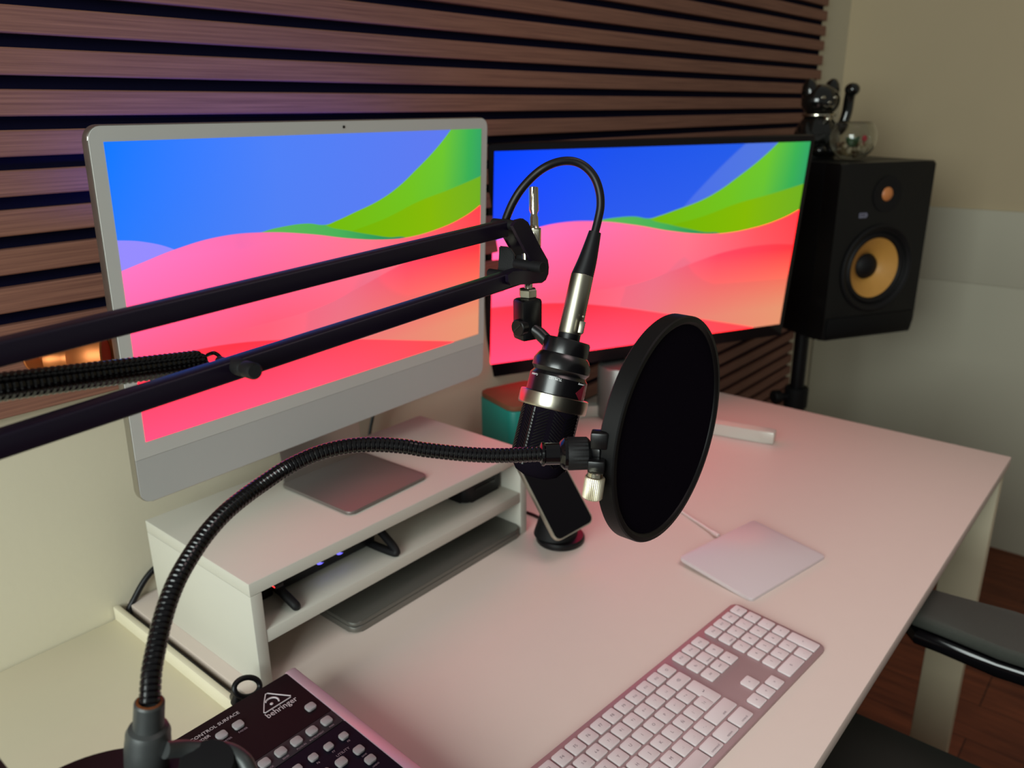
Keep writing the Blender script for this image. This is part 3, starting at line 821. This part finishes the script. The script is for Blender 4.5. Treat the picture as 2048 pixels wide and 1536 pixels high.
for zone in range(6):
    th0 = PI*2*zone/6
    for k in range(16):
        s0 = .0560+k*.00245
        for sg in (-1, 1):
            pts = [onm(th0+sg*(.04+.40*j/4), s0-.006*j/4+.003, .0222) for j in range(5)]
            mb.tube(pts, .00055, 5)
mb.build('grille_ribs', M_mic, gr, world=True)
for zone in range(3):
    th0 = math.atan2((MC.inverted().to_3x3() @ (CAM-top_c)).y, (MC.inverted().to_3x3() @ (CAM-top_c)).x)+.62+PI*2*zone/3
    MB().tube([onm(th0, .054+.044*j/4, .0199-.0006*(j == 4)) for j in range(5)], .0028, 12).build('grille_post', M_mic, gr, world=True)


def wrap_text(mb, st, size, th0, s0, r):
    def w(p): return MC @ Vector((math.cos(th0+p.x/r)*(r+.0001+p.z), math.sin(th0+p.x/r)*(r+.0001+p.z), s0+p.y))
    mb.text(st, size, None, warp=w, depth=.00005)


thf = math.atan2((MC.inverted().to_3x3() @ (CAM-top_c)).y, (MC.inverted().to_3x3() @ (CAM-top_c)).x)
mb = MB(); wrap_text(mb, 'TLM 102', .0027, thf+.10, .0300, .02265); wrap_text(mb, 'Cardioid', .0022, thf+.95, .0300, .02265); wrap_text(mb, 'Germany', .0022, thf-.92, .0300, .02265)
mb.build('lettering', M_white, t, world=True)
# red diamond badge on the right of the body
thb = thf-1.08
mb = MB(); vs = [mb.bm.verts.new(MC @ Vector((math.cos(thb+a)*.0231, math.sin(thb+a)*.0231, s_))) for a, s_ in ((0, .0295), (.36, .0370), (0, .0445), (-.36, .0370))]
mb.bm.faces.new(vs); vs2 = [mb.bm.verts.new(v.co-(v.co-(MC @ Vector((0, 0, .04)))).normalized()*.0006) for v in vs]
mb.bm.faces.new(vs2[::-1])
for i in range(4): mb.bm.faces.new((vs[i], vs[(i+1) % 4], vs2[(i+1) % 4], vs2[i]))
mb.build('badge', M_red_diam, t, world=True)
lat([(.0005, .0040), (.0165, .0042), (.0168, .0008)], 'cap_recess', M_blkm, t)

# ------------------------------------------------------------------ microphone cable
x0 = at(1139, 668, .624); x1 = at(1165, 549, .624)
t = thing('microphone_cable', 'black cable with a silver plug looping above the black microphone', 'cable', x0)
d = (x1-x0).normalized(); L = (x1-x0).length
MB().lathe([(.0086, -.0005), (.0092, .001), (.0088, L-.001), (.0080, L)], x0, d, 32).build('plug', M_brush, t, world=True)
MB().lathe([(.0088, 0), (.0090, -.010), (.0082, -.0125), (.004, -.0125)], x0, d, 28).build('plug_insert', M_blk, t, world=True)
la = at(1163, 655, .612); MB().box(la, (.0045, .0045, .0095), rot=frame((0, 0, 0), d, _R).to_3x3(), bev=.0007).build('latch', M_brush, t, world=True)
MB().cyl(at(1166, 633, .6142), at(1166, 633, .6125), .0008, seg=10).build('screw', M_chrome, t, world=True)
bt = at(1190, 464, .622); mid = (x1*2+bt)/3
pb = spline([x1-d*.002, x1*.7+bt*.3+_R*.0006, x1*.35+bt*.65+_R*.0004, bt], 5)
MB().tube(pb, [.0088-.0040*i/(len(pb)-1) for i in range(len(pb))], 24).build('strain_relief', M_cable, t, world=True)
cp = [(1189, 468, .622), (1196, 440, .622), (1201, 412, .621), (1199, 383, .620), (1189, 355, .619), (1171, 334, .618), (1148, 323, .617), (1121, 323, .616), (1093, 333, .616), (1068, 351, .618), (1043, 378, .620), (1026, 405, .623), (1014, 432, .627), (1004, 458, .632), (985, 470, .640), (940, 480, .640)]
P = [at(*c) for c in cp] + [at(800, 512, .585), at(500, 583, .50), at(240, 640, .435), at(-60, 700, .375)]
MB().tube(spline(P, 8), .0032, 14).build('cord', M_cable, t, world=True)

# ------------------------------------------------------------------ boom arm
t = thing('microphone_boom_arm', 'black spring boom arm reaching in from the left to hold the microphone', 'boom arm', (.20, .20, .705))
BW = .0118


def bar(name, pa, pb, w=BW):
    pa, pb = Vector(pa), Vector(pb); M = frame(pa, pb-pa, (0, 0, 1))
    return MB().prism(rrect(w, w, .0016, 3), 0, (pb-pa).length, M).build(name, M_bar, t, world=True)


u0 = at(0, 704, .370); u1 = at(1005, 457, .620); l0 = at(0, 887, .370); l1 = at(1035, 552, .622)
ue = u0-(u1-u0).normalized()*.10; le = l0-(l1-l0).normalized()*.10
bar('upper_bar', ue, u1); bar('lower_bar', le, l1)
# spring between the bars, hooked to a stud on the lower bar
sa = at(-140, 792, .365); sb = at(400, 723, .492)
n = 44; pts = []
sd = sb-sa; sz = sd.normalized(); sx_ = sz.orthogonal().normalized(); sy_ = sz.cross(sx_)
for i in range(n*12+1):
    k = i/12; a = 2*PI*k; r = .0056
    pts.append(sa + sd*(k/n) + (sx_*math.cos(a)+sy_*math.sin(a))*r)
hook = [pts[-1], at(408, 712, .490), at(413, 724, .489), at(422, 730, .486), at(436, 730, .482), at(441, 716, .480), at(428, 706, .481), at(415, 710, .484)]
mb = MB(); mb.tube(pts, .0018, 8); mb.tube(spline(hook, 5), .0013, 8); mb.build('spring', M_blkg, t, world=True)
st0 = at(440, 722, .475); st1 = at(503, 741, .428)
mb = MB(); ds = (st1-st0).normalized(); Ls = (st1-st0).length
mb.lathe([(.0030, 0), (.0030, Ls*.45), (.0048, Ls*.47), (.0048, Ls*.80), (.0040, Ls*.82), (.0046, Ls*.86), (.0046, Ls*1.06), (.0036, Ls*1.1)], st0, ds, 24); mb.build('stud', M_blkm, t, world=True)
# head bracket: two side plates with pivots
nrm = Vector((0, -1, 0))


def plate(depth0, pts_, th, name):
    P3 = [at(x, y, depth0) for x, y in pts_]; c = sum(P3, Vector())/len(P3)
    # project on a vertical plane parallel to the arm
    P3 = [CAM + (p-CAM)*((c.y-CAM.y)/(p.y-CAM.y)) for p in P3]
    mb = MB(); a = [mb.bm.verts.new(p) for p in P3]; b2 = [mb.bm.verts.new(p+Vector((0, th, 0))) for p in P3]
    mb.bm.faces.new(a); mb.bm.faces.new(b2[::-1])
    for i in range(len(a)): mb.bm.faces.new((a[i], b2[i], b2[(i+1) % len(a)], a[(i+1) % len(a)]))
    return mb.build(name, M_bar, t, world=True)


plate(.612, [(1026, 452), (1034, 440), (1046, 437), (1056, 444), (1078, 488), (1096, 520), (1098, 534), (1097, 548), (1092, 560), (1084, 566), (1024, 571), (1017, 564), (1016, 550), (1026, 543), (1072, 540), (1062, 520), (1036, 472)], .003, 'head_plate')
plate(.640, [(1000, 452), (1004, 440), (1016, 436), (1030, 444), (1052, 480), (1072, 520), (1078, 545), (1060, 566), (1018, 566), (1006, 556), (1004, 545), (1030, 535), (1032, 512), (1012, 476)], .003, 'head_plate')
for (x, y, r) in ((1038, 452, .0050), (1030, 554, .0045), (1084, 535, .0052)):
    p = at(x, y, .612); q = Vector((p.x, p.y+.026, p.z)); MB().cyl(p-Vector((0, .0007, 0)), q, r*.8, seg=20, bev=.0003).build('pivot_bolt', M_blkm, t, world=True)
mb = MB(); p = at(1052, 528, .636); mb.box(p, (.012, .012, .016), bev=.002); mb.build('joint_block', M_blkm, t, world=True)
mb = MB(); mb.cyl(at(1051, 508, .626), at(1052, 542, .626), .0030, seg=16); mb.build('pin', M_chrome, t, world=True)
# wing nut
mb = MB(); Pw = [at(x, y, .632) for x, y in ((998, 491), (1018, 493), (1029, 508), (1030, 535), (1026, 540), (1010, 543), (993, 548), (999, 528), (998, 508))]
a = [mb.bm.verts.new(p_) for p_ in Pw]; b2 = [mb.bm.verts.new(p_+_f*.006) for p_ in Pw]
mb.bm.faces.new(a); mb.bm.faces.new(b2[::-1])
for i in range(len(a)): mb.bm.faces.new((a[i], b2[i], b2[(i+1) % len(a)], a[(i+1) % len(a)]))
bmesh.ops.bevel(mb.bm, geom=mb.bm.edges[:], offset=.0009, segments=2, affect='EDGES'); mb.build('wing_nut', M_blkm, t, world=True)
# chrome spigot standing behind the plates
zz = Vector((0, 0, 1)); s0 = at(1069, 492, .640)
sp = (at(1067, 375, .640)-s0); sl_ = sp.length; sdir = sp.normalized()
MB().lathe([(.0050, sl_*.0), (.0050, sl_*.28), (.0042, sl_*.30), (.0034, sl_*.36), (.0034, sl_*.48), (.0028, sl_*.52), (.0028, sl_*.56), (.0038, sl_*.61), (.0038, sl_*.99), (.0034, sl_)], s0, sdir, 28).build('spigot', M_chrome, t, world=True)
MB().box(at(1069, 476, .641), (.0092, .0092, .0150), rot=Matrix.Rotation(.5, 3, 'Z'), bev=.0006).build('spigot_block', M_brush, t, world=True)
# chrome thread, nut and black clevis below
c0 = at(1057, 572, .632)
MB().cyl(at(1057, 562, .632), at(1056, 600, .632), .0034, seg=20).build('thread', M_chrome, t, world=True)
MB().lathe([(.0066, 0), (.0074, .0008), (.0074, .0060), (.0066, .0068)], at(1056, 594, .632), (0, 0, 1), 6).build('hex_nut', M_brush, t, world=True)
cl = at(1055, 637, .634)
mb = MB(); mb.box((0, 0, 0), (.0190, .0165, .0330), rot=None, bev=.0030)
bmesh.ops.transform(mb.bm, matrix=Matrix.Translation(cl) @ Matrix.Rotation(YAW-PI/2+.55, 4, 'Z'), verts=mb.bm.verts); mb.build('clevis', M_mic, t, world=True)
sc = at(1036, 656, .6262); dirv = (CAM-sc); dirv.z = 0; dirv = (dirv.normalized()*.75 - _R*.75).normalized()
mb = MB(); mb.cyl(sc+dirv*.001, sc-dirv*.006, .0068, seg=28, bev=.0006); mb.build('pivot_screw', M_mic, t, world=True)
mb = MB(); F = frame(sc+dirv*.0012, dirv, _U); mb.box((0, 0, 0), (.0012, .0105, .0006)); bmesh.ops.transform(mb.bm, matrix=F @ Matrix.Rotation(.5, 4, 'Z'), verts=mb.bm.verts); mb.build('screw_slot', M_blkg, t, world=True)
MB().tube([at(1062, 655, .634), at(1080, 668, .632), at(1100, 688, .628)], .0052, 16).build('swivel', M_mic, t, world=True)
# elbow, lower section and desk clamp, left of the frame
eb = (ue+le)/2
mb = MB(); mb.box(eb+Vector((0, -.011, 0)), (.05, .003, .085), bev=.001); mb.box(eb+Vector((0, .011, 0)), (.05, .003, .085), bev=.001)
mb.cyl(eb+Vector((0, -.013, -.02)), eb+Vector((0, .013, -.02)), .006); mb.cyl(ue+Vector((0, -.013, 0)), ue+Vector((0, .013, 0)), .006); mb.build('elbow_plates', M_bar, t, world=True)
PB = Vector((.235, .145, .0))
bar('lower_section_bar', eb+Vector((-.012, 0, -.03)), (.200, .160, .86)); bar('lower_section_bar', eb+Vector((.018, 0, -.03)), (.232, .160, .86))
mb = MB(); mb.cyl((.2162, .150, .722), (.2162, .150, .880), .012, seg=24); mb.box((.2162, .150, .870), (.05, .03, .03), bev=.003); mb.build('swivel_post', M_bar, t, world=True)
mb = MB(); mb.box((.2162, .150, .7135), (.07, .06, .017), bev=.003); mb.build('base_plate', M_bar, t, world=True)

# ------------------------------------------------------------------ pop filter on its gooseneck
t = thing('pop_filter', 'round black pop filter on a curved gooseneck in front of the microphone', 'pop filter', (.25, .164, .90))
pfc = Vector((.6112, .0900, 1.0685)); pfn = Vector((.0556, -.9983, -.0196)).normalized(); RF = .083
mb = MB(); mb.lathe([(RF-.006, -.0130), (RF-.001, -.0130), (RF, -.0120), (RF, -.0010), (RF-.0008, 0), (RF-.004, .0003), (RF-.0058, -.0012), (RF-.0062, -.0020)], pfc, pfn, 96, ringed=True); mb.build('hoop', M_hoop, t, world=True)
mb = MB(); mb.lathe([(RF-.006, -.0024), (.04, -.0022), (.0005, -.0021)], pfc, pfn, 96); mb.lathe([(.0005, -.0108), (.04, -.0110), (RF-.006, -.0112)], pfc, pfn, 96); mb.build('mesh_screen', M_mesh, t, world=True)
gp = [(299, 1410, .3895), (303, 1345, .396), (312, 1296, .403), (323, 1247, .410), (338, 1198, .418), (359, 1150, .427), (391, 1097, .440), (420, 1058, .450), (452, 1024, .462), (487, 995, .475), (522, 970, .488), (575, 935, .503), (633, 908, .511), (692, 893, .517), (750, 889, .521), (809, 893, .524), (853, 900, .526), (940, 909, .528), (1008, 911, .529), (1082, 908, .529)]
path = spline([at(*p) for p in gp], 14)
# resample evenly
cum = [0]
for a, b2 in zip(path[:-1], path[1:]): cum.append(cum[-1]+(b2-a).length)
tot = cum[-1]; step = .00060; N = int(tot/step); res = []; j = 0
for i in range(N+1):
    s_ = i*tot/N
    while j < len(cum)-2 and cum[j+1] < s_: j += 1
    f_ = (s_-cum[j])/max(1e-9, cum[j+1]-cum[j]); res.append(path[j]*(1-f_)+path[j+1]*f_)
rad = [.00500 + (-.00050 if (i % 5) == 0 else .0) for i in range(len(res))]
MB().tube(res, rad, 20).build('gooseneck', M_goose, t, world=True)
# bottom socket
up = Vector((0, 0, 1)); T_ = at(299, 1402, .389); B_ = at(294, 1532, .401); sd_ = (T_-B_).normalized(); hT = (T_-B_).length
MB().lathe([(.0090, -.001), (.0104, .001), (.0108, hT*.30), (.0106, hT*.42), (.0104, hT*.44), (.0104, hT*.53), (.0092, hT*.60), (.0072, hT*.63), (.0070, hT-.0010), (.0062, hT), (.0052, hT-.001)], B_, sd_, 40).build('socket', M_socket, t, world=True)
MB().lathe([(.0049, 0), (.0064, .0006), (.0050, .0012)], B_+sd_*(hT-.0008), sd_, 28, ringed=True).build('thread', M_rust, t, world=True)
MB().lathe([(.0092, -.010), (.0092, .001)], B_, sd_, 32).build('collar', M_blkm, t, world=True)
dc = Vector((.2175, .1575, B_.z-.0135))
mb = MB(); mb.lathe([(.010, 0), (.052, 0), (.0537, .002), (.0537, .010), (.052, .012), (.010, .0125)], dc, up, 72); mb.build('clamp_plate', M_maroon, t, world=True)
mb = MB(); mb.lathe([(.012, -.085), (.012, 0)], (.2162, .150, dc.z+.001), up, 24); mb.build('clamp_post', M_bar, t, world=True)
kn = at(418, 1550, .40)
mb = MB(); mb.lathe([(.003, -.004), (.0125, -.003), (.0140, 0), (.0140, .008), (.0125, .0105), (.004, .011)], kn, (CAM-kn).normalized()*.5+up, 24, wave=(0, .0006, .0, .0085)); mb.build('clamp_knob', M_blkm, t, world=True)
mb = MB(); mb.tube(spline([at(330, 1500, .392), at(370, 1497, .40), at(415, 1500, .405), at(455, 1502, .405), at(485, 1520, .402), at(500, 1545, .40)], 6), .0042, 12); mb.build('clamp_strap', M_socket, t, world=True)
# clamp at the hoop end
ge = at(1082, 908, .529); gx = (at(1140, 907, .530)-ge).normalized()
MB().lathe([(.0052, -.001), (.0078, .0004), (.0080, .0018), (.0072, .0028), (.0072, .0120), (.0085, .0128), (.0105, .0150), (.0105, .0170)], ge, gx, 36).build('ferrule', M_blkg, t, world=True)
MB().lathe([(.0100, .0165), (.0108, .0180), (.0106, .0300), (.0090, .0320), (.0060, .0335), (.0050, .0400)], ge, gx, 48, wave=(0, .00028, .0179, .0301)).build('knurled_collar', M_blkm, t, world=True)
mb = MB(); Fj = Matrix.Rotation(.06, 3, 'Z')
mb.box(at(1193, 904, .528), (.012, .013, .011), bev=.002)
mb.box(at(1199, 879, .520), (.0088, .011, .0115), rot=Matrix.Rotation(.5, 3, 'Z'), bev=.0014)
mb.box(at(1193, 931, .519), (.0082, .011, .0085), rot=Matrix.Rotation(.5, 3, 'Z'), bev=.0012)
mb.box(at(1212, 904, .528), (.010, .016, .0085), bev=.0014)
mb.build('clamp_jaw', M_mic, t, world=True)
k1 = at(1184, 996, .521); k0 = at(1190, 953, .517); kd_ = (k1-k0); kl = kd_.length; kd_.normalize()
MB().lathe([(.0030, -.004), (.0050, -.003), (.0052, -.0005)], k0, kd_, 24).build('screw_shank', M_chrome, t, world=True)
MB().lathe([(.0059, 0), (.0064, .0008), (.0064, kl-.0008), (.0058, kl)], k0, kd_, 72, wave=(0, .0002, .0007, kl-.0007)).build('thumbscrew', M_knurl, t, world=True)

# ------------------------------------------------------------------ control surface
t = thing('control_surface', 'black mixing controller with grey square buttons at the front left of the desk', 'controller', (.497, .43, DZ))
SL = math.atan(.08)
MS = Matrix.Translation((0, 0, .0445)) @ Matrix.Rotation(SL, 4, 'X')
WC = .165; LC = .25


def yl(y): return y
mb = MB()
side = [(0.001, .0008), (.001, .0440), (-LC, .0440-LC*.08), (-LC, .0008)]
Mz = Matrix(((0, 0, 1, 0), (1, 0, 0, 0), (0, 1, 0, 0), (0, 0, 0, 1)))
mb.prism(side, -WC+.003, -.0105, Mz, bev=.001); mb.build('housing', M_blkm, t)
for xa, xb in ((-.0105, 0.), (-WC, -WC+.003)):
    mb = MB(); mb.prism([(.003, .0006), (.003, .0440), (0, .0458), (-LC-.002, .0458-LC*.08), (-LC-.003, .0006)], xa, xb, Mz, bev=.0012); mb.build('side_cheek', M_cheek, t)
mb = MB(); mb.box((-.0865, -.0355, .0002), (.151, .070, .0008)); 
bmesh.ops.transform(mb.bm, matrix=MS, verts=mb.bm.verts); pn1 = mb.build('upper_panel', M_ctl, t)
mb = MB(); mb.box((-.0865, -.080, .0003), (.150, .018, .0009), bev=.0003); bmesh.ops.transform(mb.bm, matrix=MS, verts=mb.bm.verts); mb.build('button_strip', M_ctls, t)
mb = MB(); mb.box((-.0865, -.1700, .0002), (.151, .160, .0008)); bmesh.ops.transform(mb.bm, matrix=MS, verts=mb.bm.verts); mb.build('lower_panel', M_ctlb, t)
btn = [(-.0223, -.0546, .0095), (-.0799, -.0258, .0095), (-.0964, -.0258, .0095), (-.1129, -.0258, .0095)]
btn += [(-.0229-.0164*i, -.0793, .0098) for i in range(8)]
btn += [(-.0237-.0165*i, -.1046, .0080) for i in range(8)]
btn += [(-.0246, -.1267, .0092), (-.0246, -.1420, .0092), (-.0434, -.1262, .0098), (-.0600, -.1262, .0098), (-.0766, -.1262, .0098), (-.0434, -.1500, .0098), (-.0600, -.1500, .0098)]
for x, y, w in btn:
    mb = MB(); mb.prism(rrect(w*1.02, w*.92, w*.26, 4, cx=x, cy=y), 0.0004, .0032, MS, bev=.0007); mb.build('button', M_btn, t)
mb = MB(); K = lambda x, y, s_=.0016, r=0: MS @ Matrix.Translation((x, y, .0011))
mb.text('UNIVERSAL CONTROL SURFACE', .0052, K(-.0705, -.0120), align='RIGHT', depth=.00004)
mb.text('EXTENDER', .0046, K(-.1031, -.0178), align='RIGHT', depth=.00004)
mb.text('behringer', .0098, K(-.0405, -.0352), depth=.00005, sx=.86)
tri = [(-.0565, -.0302), (-.0250, -.0302), (-.0400, -.0085)]
c_ = Vector((sum(p[0] for p in tri)/3, sum(p[1] for p in tri)/3))
mb.tube([MS @ Vector((x, y, .0009)) for x, y in [(-.0545, -.0302), (-.041, -.0302), (-.0270, -.0302), (-.0258, -.0288), (-.033, -.0188), (-.0388, -.0105), (-.0408, -.0100), (-.048, -.0185), (-.0552, -.0288)]], .0006, 6, closed=True)
mb.tube([MS @ Vector((-.0425+.0062*math.cos(a*.2+.2), -.0232+.0058*math.sin(a*.2+.2), .0009)) for a in range(-4, 12)], .0009, 6)
mb.ball(MS @ Vector((-.0440, -.0245, .0009)), .0017, (1, 1, .4), seg=10)
mb.build('lettering', M_print, t)
mb = MB()
for x, s_ in ((-.0799, 'FADER'), (-.0964, 'MASTER'), ): mb.text(s_, .0030, K(x, -.0335), depth=.00003)
for i, s_ in enumerate(('PAN', 'INSTRUMENT', 'PLUG-IN', 'SEND', 'TRACK', 'EQ', 'INST', 'BUS')): mb.text(s_, .0026, K(-.0229-.0164*i, -.0868), depth=.00003)
for i in range(8): mb.text('F%d' % (8-i), .0030, K(-.0237-.0165*i, -.1118), depth=.00003)
mb.text('UTILITY', .0040, K(-.0350, -.1180), depth=.00003)
mb.text('SAVE', .0024, K(-.0246, -.1342), depth=.00003); mb.text('UNDO', .0024, K(-.0246, -.1495), depth=.00003)
mb.build('button_lettering', M_printp, t)

# ------------------------------------------------------------------ cable with a loop beside the riser
t = thing('looped_cable', 'black cable along the desk seam ending in a small loop', 'cable', (.466, .60, .706))
P = [(.56, .738, .770), (.507, .7425, .750), (.478, .7405, .724), (.4665, .735, .7098), (.4663, .70, .7098), (.4663, .60, .7098), (.4660, .53, .7098), (.4640, .505, .7140), (.4560, .480, .7280), (.4500, .465, .7380)]
MB().tube(spline(P, 8), .0038, 12).build('cord', M_cable, t, world=True)
mb = MB(); lp = [(.4612+.0135*math.cos(a*PI/14), .4625+.004*math.sin(a*PI/14), .7475+.0088*math.sin(a*PI/14)-.004*math.cos(a*PI/14)) for a in range(28)]
mb.tube(lp, .0028, 12, closed=True); mb.build('loop', M_cable, t, world=True)
MB().tube([(.4500, .4630, .7460), (.4490, .4640, .7380), (.4510, .4640, .7310), (.455, .4560, .7270)], [.0036, .0058, .0058, .0045], 12).build('cable_grip', M_cable, t, world=True)

# ------------------------------------------------------------------ office chair
t = thing('office_chair', 'dark office chair pushed under the front of the desk', 'chair', (.90, -.13, 0))
CX = .915; CY = -.13
mb = MB(); mb.prism(rrect(.485, .54, .06, 6, cx=CX, cy=CY+.02), .415, .470, bev=.02); mb.build('seat', M_seat, t, world=True)
mb = MB(); mb.box((CX, CY-.32, .80), (.44, .05, .48), rot=Matrix.Rotation(-.12, 3, 'X'), bev=.03, seg=3); mb.build('backrest', M_chair, t, world=True)
mb = MB(); mb.box((CX, CY-.27, .50), (.05, .03, .28), bev=.008); mb.box((CX, CY-.14, .405), (.10, .28, .02)); mb.build('back_support', M_blk, t, world=True)
for sx in (-1, 1):
    ax_ = 1.182 if sx > 0 else CX-(1.182-CX)
    pad = MB(); prof_ = [(-.034, -.24), (.046, -.24), (.052, -.05), (.046, .045), (.020, .075), (-.016, .075), (-.038, .05), (-.041, -.05)]
    pad.prism([(ax_+(x if sx > 0 else -x), y-.035) for x, y in prof_], .645, .664, bev=.007); pd = pad.build('armrest', M_chair, t, world=True)
    und = MB(); und.prism([(ax_+(x if sx > 0 else -x)*.93, y-.035) for x, y in [(-.040, -.24), (.046, -.24), (.050, -.05), (.044, .045), (.018, .066), (-.020, .066), (-.046, .045), (-.048, -.05)]], .622, .643, bev=.008)
    und.build('armrest_shell', M_blkg, t, world=True)
    mb = MB(); xx = ax_+.02*sx
    mb.tube(spline([(xx, -.13, .625), (xx+.012*sx, -.14, .52), (xx+.0*sx, -.15, .42), (xx-.05*sx, -.15, .395), (CX+.1*sx, -.15, .40)], 6), .014, 12); mb.build('arm_support', M_blk, t, world=True)
MB().cyl((CX, CY-.02, .09), (CX, CY-.02, .415), .025, seg=20).build('gas_column', M_blk, t, world=True)
for k in range(5):
    a = math.radians(90+72*k+10); d = Vector((math.cos(a), math.sin(a), 0)); c = Vector((CX, CY-.02, 0))
    lg_ = MB(); lg_.tube([c+Vector((0, 0, .10)), c+d*.15+Vector((0, 0, .085)), c+d*.29+Vector((0, 0, .068))], [.022, .018, .013], 12); lg = lg_.build('leg', M_blk, t, world=True)
    mb = MB(); sd_ = Vector((-d.y, d.x, 0)); q = c+d*.29+Vector((0, 0, .0265)); mb.cyl(q-sd_*.012, q+sd_*.012, .026, seg=20, bev=.003); mb.cyl(q, q+Vector((0, 0, .04)), .006, seg=10)
    mb.build('castor', M_blkm, lg, world=True)
